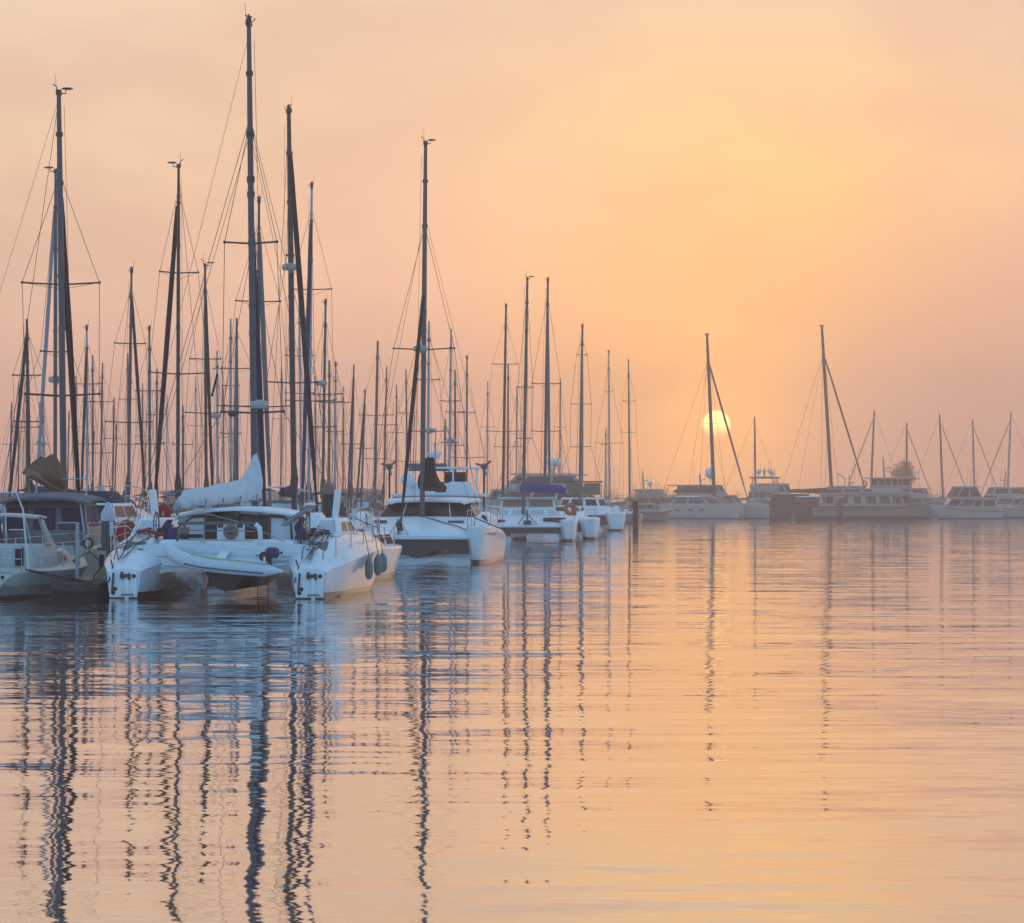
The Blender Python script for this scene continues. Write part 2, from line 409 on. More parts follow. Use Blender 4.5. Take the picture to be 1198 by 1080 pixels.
def rig(root, base, top, r, spread=(), jib=None, jibfoot=None, bow=None, stern=None, half=1.3, chain_z=1.2, windex=1, mastmat='alu',
        wire=.0098, radar=None, antenna=True, jibfrac=.93, capfrac=.94, lowers=True, jr=.075, track=True, backsplit=True):
    B, T = Vector(base), Vector(top)
    if windex: T.z -= .16
    P = lambda f: B.lerp(T, f)
    H = (T - B).length
    mb = MB(); secs = []
    for f in (0, .3, .6, .82, 1):
        p = P(f); rr = r * (1 if f < .7 else lerp(1, .68, (f - .7) / .3))
        secs.append([p + Vector((math.cos(t) * rr, math.sin(t) * rr * 1.35, 0)) for t in (2 * math.pi * k / 12 for k in range(12))])
    mb.loft(secs)
    mb.build('mast', mastmat, root)
    if track:
        for f in (.42, .55, .78, .90):
            MB().lathe([(r * .8, -.08), (r * 1.16, -.05), (r * 1.16, .05), (r * .8, .08)], P(f), 8).build('mast_band', 'aludark', root)
    if windex: mast_top_fittings('', root, T, r, 0, windex, mastmat)
    ch = {s: Vector((B.x + s * half, B.y - .25, chain_z)) for s in (-1, 1)}
    tips = {-1: [], 1: []}
    for z, hw in spread:
        f = (z - B.z) / max(.1, T.z - B.z); p = P(f)
        sp = MB()
        a = p + Vector((-hw, -.12, .05 * hw)); c = p + Vector((hw, -.12, .05 * hw))
        sp.tube([a, p, c], .028, 6)
        for q in (a, c): sp.ball(q, .045, 6)
        sp.build('spreader', 'aludark' if mastmat != 'alulight' else 'alu', root)
        tips[-1].append(a); tips[1].append(c)
    for s in (-1, 1):
        pts = [P(capfrac)] + [q for q in sorted(tips[s], key=lambda q: -q.z)] + [ch[s]]
        MB().tube(pts, wire, 4).build('shroud', 'wire', root)
        if lowers:
            zs = sorted([q.z for q in tips[s]])
            f = ((zs[-1] - B.z) / (T.z - B.z)) if zs else .55
            MB().tube([P(f * .97), (tips[s][0] if len(zs) > 1 else ch[s] + Vector((-.06 * s, .5, 0)))], wire * .8, 4).build('lower_shroud', 'wire', root)
    for q in (.55, .97):
        MB().tube([P(q) + Vector((r * 1.6, .02, 0)), B + Vector((r * 2.6 + .05, .05, .2))], wire * .7, 4).build('halyard', 'wire', root)
    if bow is not None:
        a, b = P(jibfrac), Vector(bow)
        if jib:
            n = 14; pts = []; secs = []
            for i in range(n + 1):
                f = i / n; p = a.lerp(b, .04 + .93 * f)
                rr = jr * (.45 + .55 * math.sin(math.pi * min(1, .12 + f * .95)) ** .5) * (1 + .12 * mnoise.noise((f * 9, a.x, 0)))
                d = (b - a).normalized(); u = d.cross(Vector((1, 0, 0))).normalized(); w_ = u.cross(d)
                secs.append([p + u * math.cos(t) * rr + w_ * math.sin(t) * rr for t in (2 * math.pi * k / 8 for k in range(8))])
            j = MB().loft(secs).build('furled_headsail', jib, root)
            MB().lathe([(.03, 0), (.13, .02), (.13, .14), (.05, .2)], a.lerp(b, .985), 10).build('furler_drum', 'aludark', root)
        MB().tube([a, b], wire, 4).build('forestay', 'wire', root)
    if stern is not None:
        st = Vector(stern)
        MB().tube([P(.99), st], wire, 4).build('backstay', 'wire', root)
    if radar:
        p = P((radar - B.z) / (T.z - B.z))
        o = MB().lathe([(.02, 0), (.26, .02), (.30, .10), (.27, .22), (.04, .27)], p + Vector((.10, r + .26, 0)), 14)
        o.box(p + Vector((.05, r + .1, -.04)), (.12, .34, .05))
        o.build('radar_dome', 'softwhite', root)

def boom_and_cover(root, goose, end, cover, hm=.75, he=.28, wid=.20, boom_mat='alulight', sag=.0, up=None):
    """boom from the gooseneck to its outer end with the mainsail stowed under a cover on top"""
    g, e = Vector(goose), Vector(end)
    MB().tube([g, e], .075, 8, sy=1.25).build('boom', boom_mat, root)
    if not cover: return
    d = (e - g).normalized(); side = d.cross(Vector((0, 0, 1))).normalized()
    n = 56; secs = []
    for i in range(n + 1):
        f = i / n; p = g.lerp(e, -.02 + f * .98)
        h = lerp(hm, he, min(1, f * 1.25) ** .62) * (1 + .10 * mnoise.noise((f * 7, g.x, 3))) - sag * math.sin(math.pi * f)
        if up and f < .22: h += up * (1 - f / .22) ** 1.6
        w_ = wid * lerp(1.0, .75, f) * (1 + .18 * mnoise.noise((f * 6, g.x, 9)))
        if f > .93: h *= .6; w_ *= .6
        ring = []
        for k in range(26):
            t = 2 * math.pi * k / 26; cz = math.cos(t); sx_ = math.sin(t)
            wob = 1 + .22 * mnoise.noise((f * 17, t * 2.2, g.x)) + .06 * math.sin(f * 60 + t) + .16 * mnoise.noise((f * 34 + t * 2.4, t * 3.5, g.x + 5))
            z = -.10 + (h + .10) * (cz + 1) / 2
            ww = w_ * sx_ * wob * (1 - .72 * ((cz + 1) / 2) ** 1.5)
            ring.append(p + side * ww + Vector((0, 0, z)))
        secs.append(ring)
    return MB().loft(secs).build('sail_cover', cover, root, smooth_=60)

# ------------------------------------------------------------------ hulls
def hull_sections(st, cx=0.0, rake=0.0):
    secs = []
    for y, bd, bw, zs, *rest in st:
        cam_ = rest[0] if rest else .05
        if len(rest) > 1:            # rounded shoulder: the gunwale sits well below the deck's crown
            dp = rest[1]
            half = [(0, zs + cam_), (bd * .45, zs + cam_ * .3), (bd * .74, zs - dp * .30), (bd * .93, zs - dp * .72), (bd, zs - dp), (lerp(bw, bd, .6), (zs - dp) * .55), (bw, .02), (bw * .62, -.25), (0, -.42)]
        else: half = [(0, zs + cam_), (bd * .6, zs + cam_ * .7), (bd * .93, zs), (bd, zs - .06), (lerp(bw, bd, .72), zs * .62), (lerp(bw, bd, .3), zs * .3), (bw, .02), (bw * .62, -.25), (0, -.42)]
        ring = [Vector((cx + x, y, z)) for x, z in half] + [Vector((cx - x, y, z)) for x, z in reversed(half[1:-1])]
        if rake:
            y0, y1 = st[0][0], st[-1][0]; w_ = max(0, ((y - y0) / (y1 - y0) - .6) / .4) ** 1.5; a_ = max(0, (.12 - (y - y0) / (y1 - y0)) / .12)
            for p in ring: p.y += (w_ * rake - a_ * rake * .25) * (p.z - zs)
        secs.append(ring)
    return secs
def hull(root, st, m_, cx=0.0, name='hull', rake=0.0):
    return MB().loft(hull_sections(st, cx, rake)).build(name, m_, root, smooth_=40)

def smooth_st(keys, n=14):
    """catmull-rom through key stations so a hull's sides are fair curves"""
    out = []; K = keys
    for i in range(len(K) - 1):
        p0 = K[max(0, i - 1)]; p1 = K[i]; p2 = K[i + 1]; p3 = K[min(len(K) - 1, i + 2)]
        steps = max(1, n // (len(K) - 1))
        for s in range(steps):
            t = s / steps
            out.append(tuple(.5 * ((2 * b) + (-a + c) * t + (2 * a - 5 * b + 4 * c - d) * t * t + (-a + 3 * b - 3 * c + d) * t ** 3) for a, b, c, d in zip(p0, p1, p2, p3)))
    out.append(K[-1]); return out

def stanchions(root, pts, h=.6, rails=(1.0, .52), m_='steel', wire_r=.007, posts=True):
    pts = [Vector(p) for p in pts]
    if posts:
        for p in pts: MB().tube([p, p + Vector((0, 0, h))], .014, 6).build('stanchion', m_, root)
    for k in rails: MB().tube([p + Vector((0, 0, h * k)) for p in pts], wire_r, 4).build('lifeline', m_, root)

def rail(root, pts, r=.016, name='rail', m_='steel'):
    return MB().tube(pts, r, 6).build(name, m_, root)

def windows(root, base, z0, top, z1, i, spans, m_='glass', v=(.25, .8), name='window', t=.03, off=.006):
    q = facequad(base, z0, top, z1, i)
    c = Vector((sum(p[0] for p in base) / len(base), sum(p[1] for p in base) / len(base), (z0 + z1) / 2))
    for u0, u1 in spans:
        s = subquad(q, u0, u1, *v)
        nrm = (s[1] - s[0]).cross(s[3] - s[0])
        if nrm.dot(sum(s, Vector()) / 4 - c) < 0: s = s[::-1]
        MB().slab(s, t, off).build(name, m_, root)

def rect(x0, x1, y0, y1): return [(x0, y0), (x1, y0), (x1, y1), (x0, y1)]

# ------------------------------------------------------------------ a berthed single-hulled yacht
def yacht(label, X, Y, heading, L=11.0, beam=3.5, m_='hull', free=1.15, seed=0, mast=None, deck='white', bimini=None, dodger=None, cover='navyc', detail=2, group=None):
    """mast = dict(px, pxt, pyt, ...) in metres handled by the caller: here local top vector and options"""
    rnd = random.Random(seed)
    root = thing('sailing_yacht', label, 'sailing yacht', (X, Y, 0), R(heading), group)
    b = beam / 2; l = L / 2
    st = smooth_st([(-l, b * .66, b * .45, free * .92, .05), (-l * .5, b * .93, b * .78, free * .90, .06), (0, b, b * .88, free * .92, .07), (l * .5, b * .74, b * .55, free * 1.02, .07), (l * .86, b * .26, b * .14, free * 1.14, .05), (l, .04, .02, free * 1.2, .02)], 15)
    hull(root, st, m_, rake=.55)
    # coachroof with portlights
    cb = [(-b * .55, -l * .22), (b * .55, -l * .22), (b * .34, l * .42), (-b * .34, l * .42)]
    ct = [(-b * .48, -l * .20), (b * .48, -l * .20), (b * .24, l * .34), (-b * .24, l * .34)]
    z0, z1 = free * .9, free + .48
    MB().frustum(cb, z0, ct, z1).build('coachroof', deck, root, bevel=.05)
    windows(root, cb, z0, ct, z1, 1, [(.06, .24), (.30, .5), (.56, .72)], v=(.5, .82))
    windows(root, cb, z0, ct, z1, 3, [(.28, .44), (.5, .7), (.76, .94)], v=(.5, .82))
    windows(root, cb, z0, ct, z1, 0, [(.36, .64)], 'wood', v=(.25, .92), name='companionway')
    # cockpit coaming and wheel post
    MB().frustum([(-b * .6, -l * .86), (b * .6, -l * .86), (b * .55, -l * .24), (-b * .55, -l * .24)], free * .9, [(-b * .5, -l * .84), (b * .5, -l * .84), (b * .46, -l * .24), (-b * .46, -l * .24)], free + .25).build('cockpit_coaming', deck, root, bevel=.03)
    if detail > 1:
        MB().torus((0, -l * .6, free + .72), .36, .018, 'Y', 16, 6).tube([(0, -l * .6, free + .2), (0, -l * .58, free + .7)], .05, 6).build('wheel', 'steel', root)
        side = [(-l * .86, .62), (-l * .45, .9), (-l * .05, .96), (l * .4, .78), (l * .8, .34)]
        for s in (-1, 1): stanchions(root, [(s * b * k, y, free * .93 + .10 * max(0, y / l)) for y, k in side])
        rail(root, [(-b * .34, l * .80, free * 1.12), (-b * .30, l * .84, free * 1.12 + .6), (0, l * 1.02, free * 1.2 + .62), (b * .30, l * .84, free * 1.12 + .6), (b * .34, l * .80, free * 1.12)], .015, 'pulpit')
        rail(root, [(-b * .62, -l * .8, free * .9), (-b * .62, -l * .82, free * .9 + .62), (-b * .5, -l * .97, free * .9 + .62), (b * .5, -l * .97, free * .9 + .62), (b * .62, -l * .82, free * .9 + .62), (b * .62, -l * .8, free * .9)], .015, 'pushpit')
    if dodger:
        secs = []
        for y, zt, wd in ((-l * .40, 1.15, .62), (-l * .26, 1.12, .60), (-l * .12, .55, .56)):
            secs.append([Vector((b * wd * math.cos(t), y, free + .1 + zt * min(1, 1.25 * math.sin(t)))) for t in (math.pi * k / 10 for k in range(11))])
        MB().loft(secs, False, False, closed=False).build('spray_dodger', dodger, root)
        q = [secs[2][3], secs[2][7], secs[1][7], secs[1][3]]
        MB().slab(subquad(q[::-1] if (q[1] - q[0]).cross(q[3] - q[0]).y < 0 else q, .06, .94, .15, .85), .02, .012).build('window', 'paleglass', root)
    if bimini:
        secs = []
        for y in (-l * .84, -l * .6, -l * .36):
            secs.append([Vector((b * .62 * x, y, free + 1.78 - .16 * x * x - .05 * (abs(y + l * .6) / l))) for x in (-1, -.7, -.3, 0, .3, .7, 1)])
        MB().loft([[p for p in s] + [p - Vector((0, 0, .035)) for p in reversed(s)] for s in secs]).build('bimini', bimini, root)
        for y in (-l * .84, -l * .36):
            for s in (-1, 1): rail(root, [(s * b * .62, -l * .6, free * .95), (s * b * .62, y, free + 1.62)], .014, 'bimini_frame')
    if mast:
        mb = dict(mast); base = Vector((0, l * .12, z1)); top = mb.pop('top')
        cov = mb.pop('cover', cover); blen = mb.pop('boom', L * .36); up = mb.pop('up', .5); swing = mb.pop('swing', 0)
        bowp = (0, l * .97, free * 1.2) if mb.pop('has_stay', True) else None
        rig(root, base, top, half=b * .92, chain_z=free, bow=bowp, stern=(0, -l * .96, free * .95), **mb)
        if blen: boom_and_cover(root, base + Vector((0, -.1, .95)), base + Vector((swing, -blen, 1.05)), cov, hm=.5, he=.22, wid=.17, up=up)
    return root

# ------------------------------------------------------------------ catamarans
def arch_profile(cl, zt, zb, ztop_mid, inner=.45, nac=None):
    """bridgedeck cross-section: cambered top, arched underside that fairs down into the hulls, optional centre pod"""
    top = [(-cl, zt), (-cl * .5, zt + ztop_mid * .75), (0, zt + ztop_mid), (cl * .5, zt + ztop_mid * .75), (cl, zt)]
    x0 = cl - inner
    und = [(cl, .35), (x0, .35)]
    for k in range(1, 6):
        a = math.pi / 2 * k / 5
        und.append((x0 - .55 * (1 - math.cos(a)), .35 + (zb - .35) * math.sin(a)))
    if nac:
        nw, nz = nac
        half = [(nw, zb), (nw * .8, lerp(zb, nz, .55)), (nw * .45, nz + .02)]
        und += half + [(0, nz - .03)] + [(-x, z) for x, z in reversed(half)]
    und += [(-x, z) for x, z in reversed(und[:7])]
    return top + und

def cat_hulls(root, st, cl, m_='hull'):
    for s in (-1, 1): hull(root, st, m_, s * cl)

# ================= the white catamaran nearest the viewer, stern towards us
def near_cat():
    X0, Y0 = -7.31, 77.0
    root = thing('catamaran', 'white catamaran with dinghy slung across its stern and a white sail cover on its boom', 'catamaran', (X0, Y0, 0), R(-5))
    cl = 2.33
    def bulge(st): return smooth_st(st, 24)
    st = bulge([(0, .42, .36, .72, .02, .06), (.35, .52, .42, .88, .04, .14), (1.0, .72, .50, 1.12, .08, .28), (1.9, .88, .54, 1.36, .10, .42), (3.0, .96, .55, 1.50, .12, .48), (5, .98, .56, 1.54, .12, .44), (7.5, .90, .5, 1.52, .12, .36), (9.6, .52, .28, 1.46, .08, .22), (10.9, .08, .04, 1.44, .02, .06)])
    cat_hulls(root, st, cl)
    # stepped transom pieces, rudder blade and fittings
    for s in (-1, 1):
        x = s * cl
        MB().box((x, -.03, .36), (.70, .05, .66)).build('transom_panel', 'white', root, bevel=.02)
        r_ = MB().box((x + .1, -.09, .22), (.10, .08, .70)).build('rudder_cassette', 'white', root, bevel=.02)
        MB().box((x - .26, -.085, .38), (.035, .06, .52), ry=R(4)).build('rudder_rod', 'rope', root)
        MB().box((x + .06, -.10, .56), (.26, .07, .09), ry=R(-4)).box((x - .02, -.13, .58), (.05, .09, .18)).box((x + .16, -.12, .55), (.05, .08, .16)).build('rudder_bracket', 'aludark', root)
        for dx, dz in ((.27, .56), (-.20, .24), (-.25, .14)):
            MB().lathe([(.045, -.01), (.05, .01), (.001, .012)], (x + dx, -.062, dz), 10, Matrix.Rotation(R(90), 4, 'X')).build('outlet', 'black', root)
        MB().tube([(x - .02, -.10, .07), (x - .02, -.17, .10), (x + .26, -.17, .10), (x + .26, -.10, .07)], .016, 6).build('boarding_handle', 'aludark', root)
    # bridgedeck with its centre pod, extended low and forward to block light between hulls
    MB().prism(arch_profile(cl, 1.30, .64, .10), 1.1, 9.3).build('bridgedeck', 'white', root, smooth_=30)
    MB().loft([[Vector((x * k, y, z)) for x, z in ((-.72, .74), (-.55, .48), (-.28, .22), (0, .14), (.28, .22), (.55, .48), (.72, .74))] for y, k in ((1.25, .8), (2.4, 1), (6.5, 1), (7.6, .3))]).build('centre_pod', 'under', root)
    MB().box((0, 1.06, .82), (3.1, .06, .09)).build('aft_beam_lip', 'white', root, bevel=.02)
    # cabin: tumblehome sides, arched roof, brown timber aft bulkhead
    cb = [(-1.72, 3.1), (1.72, 3.1), (1.45, 7.2), (-1.45, 7.2)]; ct = [(-1.48, 3.0), (1.48, 3.0), (1.12, 6.3), (-1.12, 6.3)]
    MB().frustum(cb, 1.28, ct, 2.05).build('cabin', 'white', root, bevel=.12)
    secs = []
    for y, k, dz in ((2.72, 1.0, 0), (3.0, 1.02, .03), (4.8, .95, .06), (6.2, .78, .0), (6.9, .66, -.22)):
        up = [Vector((1.60 * k * x, y, 2.06 + dz + .17 * (1 - x * x) - (.10 if abs(x) > .95 else 0))) for x in (-1, -.93, -.7, -.35, 0, .35, .7, .93, 1)]
        secs.append(up + [p - Vector((0, 0, .07)) for p in reversed(up)])
    MB().loft(secs).build('cabin_roof', 'white', root, bevel=.012)
    windows(root, cb, 1.28, ct, 2.05, 1, [(.08, .42), (.48, .85)], v=(.4, .82))
    windows(root, cb, 1.28, ct, 2.05, 3, [(.15, .52), (.58, .92)], v=(.4, .82))
    bz = 2.98
    MB().box((0, 3.02, 1.64), (2.95, .05, .80)).build('aft_bulkhead', 'white', root, bevel=.02)
    dr = MB().box((.0, 2.975, 1.60), (1.72, .05, .92)).build('companionway_door', 'wood', root, bevel=.015)
    for x in (-.82, .82): MB().box((x, 2.945, 1.6), (.07, .03, .94)).build('door_post', mat('red_brown_trim', (.16, .04, .02), .4, noise=.2), dr)
    pts = [(-1.42, 2.96, 1.30), (-1.38, 2.96, 1.86), (-1.2, 2.96, 2.0), (0, 2.96, 2.08), (1.2, 2.96, 2.0), (1.38, 2.96, 1.86), (1.42, 2.96, 1.30)]
    MB().tube(pts, .026, 6).build('bulkhead_trim', 'wood', root)
    for x in (-.62, 0, .62): MB().ball((x, 2.80, 2.02 + .05 * (1 - abs(x))), .06 if x else .09, 8).build('cabin_lamp', 'aludark', root)
    # cockpit coaming, seats and combing over hulls
    MB().frustum([(-1.75, 1.25), (1.75, 1.25), (1.75, 3.0), (-1.75, 3.0)], 1.28, [(-1.66, 1.35), (1.66, 1.35), (1.66, 3.0), (-1.66, 3.0)], 1.44).build('cockpit_coaming', 'white', root, bevel=.04)
    for s in (-1, 1):
        a = [(s * cl - .42, 2.4), (s * cl + .42, 2.4), (s * cl + .36, 6.6), (s * cl - .40, 6.6)]
        b = [(s * cl - .30, 3.2), (s * cl + .28, 3.2), (s * cl + .22, 5.8), (s * cl - .26, 5.8)]
        MB().frustum(a, 1.5, b, 1.98).build('hull_coachroof', 'white', root, bevel=.09)
        windows(root, a, 1.5, b, 1.98, 0, [(.18, .82)], 'paleglass', v=(.12, .88), name='hatch_cover')
        windows(root, a, 1.5, b, 1.98, 1 if s > 0 else 3, [(.12, .42), (.52, .82)], 'glass', v=(.28, .78))
        # raised daggerboard
        MB().box((s * cl + (.02 if s > 0 else -.10), 4.3, 2.12), (.11, .55, 1.2), ry=R(6 * s)).build('daggerboard', 'white', root, bevel=.03)
        # sheet winches
        for y, dx in ((2.3, .1), (2.75, -.28)):
            MB().lathe([(.11, 0), (.11, .05), (.075, .10), (.085, .2), (.05, .22)], (s * (cl - .35) + dx, y, 1.52), 10).build('winch', 'aludark', root)
        # spray of lines down the sugar-scoop
        lines = MB()
        rnd = random.Random(5 + s)
        for k in range(4):
            x0 = s * cl + rnd.uniform(-.3, .2); x1 = s * cl + rnd.uniform(-.45, .1)
            p = []
            for i in range(9):
                f = i / 8; y = lerp(2.6, .25, f)
                zz = lerp(1.60, .98, f ** 1.2) + .03 + .05 * math.sin(f * 9 + k)
                p.append((lerp(x0, x1, f) + .10 * math.sin(f * 5 + k * 2), y, zz))
            lines.tube(p, .014, 5)
        lines.build('mooring_line', 'rope', root)
        ln = [(s * cl - .42, .45, .95), (s * cl - .30, .1, .78), (s * cl - .36, -.12, .4)]
        MB().tube(ln, .018, 5).build('stern_line', 'rope', root)
    # guard rails on the outer sides
    for s in (-1, 1):
        pts = [(s * (cl + .52), .9, .92), (s * (cl + .72), 2.2, 1.16), (s * (cl + .80), 3.9, 1.26), (s * (cl + .80), 5.8, 1.30), (s * (cl + .74), 7.6, 1.32), (s * (cl + .42), 9.6, 1.4)]
        stanchions(root, pts, .62)
        rail(root, [(s * (cl + .25), 9.7, 1.6), (s * (cl + .2), 10.2, 2.2), (s * cl, 10.8, 2.25), (s * (cl - .25), 10.0, 2.2), (s * (cl - .3), 9.6, 1.6)], .016, 'pulpit')
        rail(root, [(s * (cl + .25), .5, .98), (s * (cl + .32), .3, 1.75), (s * (cl + .1), .75, 1.80), (s * (cl - .2), 1.6, 1.42)], .016, 'pushpit')
    # forward beam and trampoline
    rail(root, [(-cl, 9.7, 1.55), (cl, 9.7, 1.55)], .09, 'forebeam', 'alu')
    MB().box((0, 8.95, 1.46), (3.6, 1.4, .02)).build('trampoline', 'greyc', root)
    # davit beam on two bent posts over the cockpit
    MB().box((-.18, 1.05, 1.86), (1.98, .16, .07)).build('davit_beam', 'greyc', root, bevel=.02)
    for x, k in ((-1.12, -1), (.84, 1)):
        MB().tube([(x + .08 * k, 1.1, 1.35), (x + .06 * k, 1.06, 1.74), (x - .05 * k, 1.04, 1.84)], .065 if k > 0 else .03, 8).build('davit_post', 'white' if k > 0 else 'alu', root)
    rail(root, [(-1.05, 1.15, 1.68), (.75, 1.15, 1.66)], .016); rail(root, [(-1.05, 1.15, 1.44), (.75, 1.15, 1.42)], .016, 'rail', 'paleropes')
    # white raft canister with coiled hose in front of the door
    lb = MB().box((.02, 1.9, 1.64), (.68, .30, .46)).build('raft_canister', 'white', root, bevel=.04)
    MB().torus((.05, 1.71, 1.64), .15, .045, 'Y').build('hose_coil', 'tanc', lb)
    MB().torus((.05, 1.70, 1.64), .05, .03, 'Y').build('hose_hub', 'aludark', lb)
    for x in (-.22, .28): MB().box((x, 1.735, 1.79), (.14, .03, .09)).build('canister_clip', 'aludark', lb)
    # solar panel on a pole by the starboard quarter
    MB().box((1.78, 1.75, 2.06), (.82, 1.0, .05), ry=R(-33)).build('solar_panel', 'aludark', root)
    MB().box((1.76, 1.75, 2.03), (.86, 1.04, .03), ry=R(-33)).build('solar_frame', 'alulight', root)
    rail(root, [(1.86, 1.6, 1.3), (1.84, 1.75, 2.0)], .028, 'solar_post', 'aludark')
    MB().lathe([(.02, 0), (.16, .01), (.15, .05), (.02, .07)], (2.0, 2.2, 2.30), 12).build('gps_antenna', 'white', root)
    rail(root, [(2.0, 2.2, 1.6), (2.0, 2.2, 2.31)], .016, 'antenna_post')
    # steering wheel, blue sheet bag, red cloth
    MB().torus((-1.95, 2.15, 1.80), .34, .02, 'X', 18, 6).tube([(-1.95, 2.15, 1.46), (-1.95, 2.15, 2.14)], .014, 5).tube([(-1.95, 1.81, 1.8), (-1.95, 2.49, 1.8)], .014, 5).build('steering_wheel', 'tanc', root)
    MB().torus((1.95, 2.15, 1.80), .34, .02, 'X', 18, 6).tube([(1.95, 2.15, 1.46), (1.95, 2.15, 2.14)], .014, 5).build('steering_wheel', 'tanc', root)
    b = MB()
    for s, y in ((-1, 2.6), (1, 2.45)):
        b = MB(); q = s * 1.72; ring = []
        for i in range(7):
            f = i / 6
            ring.append([Vector((q + .20 * (1 - f * .6) * math.cos(t) + .05 * math.sin(7 * f), y + .13 * math.sin(t), 1.42 + f * .52)) for t in (2 * math.pi * k / 9 for k in range(9))])
        b.loft(ring).build('sheet_bag', 'blueplastic', root)
    MB().tube([(-2.45, 2.2, 1.62), (-2.2, 2.1, 1.68), (-1.95, 1.95, 1.60), (-1.7, 1.9, 1.56)], .05, 7).build('red_rope_bundle', 'redc', root)
    MB().ball((1.62, 2.9, 1.98), .14, 8, .5).build('red_cushion', 'redc', root)
    # rig: tall mast with three spreader sets, boom swung to port over the cabin, white cover
    base = Vector((0.0, 5.55, 2.18))
    top = Vector((-.16, 5.5, 15.22))
    rig(root, base, top, .085, [(4.75, .82), (9.25, .70)], jib='navyc', bow=(-.4, 9.7, 1.6), stern=None, half=cl + .5, chain_z=1.5, windex=2, jibfrac=.62, jr=.09, capfrac=.80, radar=None, wire=.009)
    P = lambda f: base.lerp(top, f)
    for s in (-1, 1): MB().tube([P(.80), (s * (cl + .6), 3.6, 1.55)], .009, 4).build('running_backstay', 'wire', root); MB().tube([P(.77), (s * (cl + .3), 2.6, 1.5)], .008, 4).build('running_backstay', 'wire', root)
    MB().tube([P(.97), (-2.6, .9, 1.2)], .007, 4).build('topping_lift', 'wire', root)
    for z, k in ((6.9, .10), (12.2, .11), (11.0, .11), (10.6, .105)):
        MB().lathe([(.08, -.12), (k, -.06), (k, .06), (.08, .10)], P((z - 2.18) / 13.1), 10).build('mast_band', 'aludark', root)
    MB().lathe([(.02, 0), (.22, .02), (.25, .1), (.2, .2), (.03, .24)], P(.205) + Vector((.22, -.36, 0)), 14).build('radar_dome', 'softwhite', root)
    MB().ball(P(.20) + Vector((-.55, -.1, -.05)), .13, 10, .7).build('deck_lamp', 'aludark', root)
    MB().box(P(.235) + Vector((-1.02, -.1, .25)), (.05, .05, .62), ry=R(14)).build('aerial', 'black', root)
    boom_and_cover(root, base + Vector((0, -.12, .32)), base + Vector((-1.32, -4.1, .10)), 'whitec', hm=.62, he=.40, wid=.30, up=.62)
    MB().tube([(-1.30, 1.6, 2.28), (-1.2, 1.62, 1.44)], .016, 6).build('mainsheet', 'paleropes', root)
    MB().tube([(-1.2, 1.5, 2.25), (.3, 1.35, 1.9), (1.5, 1.3, 1.4)], .010, 5).build('boom_preventer', 'paleropes', root)
    for f in (.12, .34, .56, .78):
        p = base + Vector((-.0, -.12, .32)).lerp(Vector((-1.32, -4.1, .10)), f)
        MB().tube([p + Vector((-.33, 0, .12)), p + Vector((-.34, .02, -.06)), p + Vector((.30, .03, -.06)), p + Vector((.33, 0, .12))], .018, 5).build('cover_strap', 'greyc', root)
    # deck gear: jerry cans, rope tails, cleats, hatches, drains and seams
    for x, y, c in ((-1.5, 2.0, 'blueplastic'), (-1.15, 1.75, 'tanc')):
        jc = MB().box((x, y, 1.60), (.20, .30, .30)).tube([(x, y - .1, 1.76), (x, y - .1, 1.80), (x, y + .1, 1.80), (x, y + .1, 1.76)], .018, 5).build('jerry_can', c, root, bevel=.03)
    for s in (-1, 1):
        for y in (.9, 2.6, 5.4): MB().tube([(s * cl - .14, y - .12, lerp(1.12, 1.64, min(1, y / 3))), (s * cl - .14, y + .12, lerp(1.16, 1.66, min(1, y / 3)))], .022, 6).build('cleat', 'aludark', root)
        MB().tube([(s * (cl - .30), .05, .69), (s * (cl - .40), .05, .12)], .008, 4).build('panel_seam', 'rope', root)
        MB().tube([(s * (cl + .30), .02, .69), (s * (cl + .36), .02, .12)], .008, 4).build('panel_seam', 'rope', root)
        MB().box((s * cl, 1.28, 1.28), (.5, .5, .03), rx=R(24)).build('deck_hatch', 'greyc', root, bevel=.01)
        p = []
        for i in range(16):
            a = i * 1.1; p.append((s * cl + .24 * math.cos(a) * (1 - i * .03), 2.35 + .18 * math.sin(a), 1.52 + .012 * i))
        MB().tube(p, .016, 5).build('rope_tail', 'paleropes' if s < 0 else 'rope', root)
    for x in (-1.3, -.7, .95, 1.45): MB().lathe([(.03, -.01), (.035, .01), (.001, .012)], (x, 1.04, 1.12), 8, Matrix.Rotation(R(90), 4, 'X')).build('drain', 'black', root)
    MB().tube([(-1.7, 1.035, 1.02), (1.7, 1.035, 1.02)], .007, 4).build('panel_seam', 'rope', root)
    MB().box((-.95, 1.62, 1.53), (.55, .42, .10)).build('cockpit_cushion', 'navyc', root, bevel=.03)
    # dangling lines at the middle of the stern
    for x in (.86, 1.12): MB().tube([(x, 1.0, .78), (x + .01, .98, -.1)], .012, 5).build('boarding_line', 'rope', root)
    return root
near_cat()

def W(lx, ly, lz, X0=-7.31, Y0=77.0, h=-5):
    """a point given along and across the near catamaran, as a world point"""
    c, s = math.cos(R(h)), math.sin(R(h))
    return Vector((X0 + lx * c - ly * s, Y0 + lx * s + ly * c, lz))

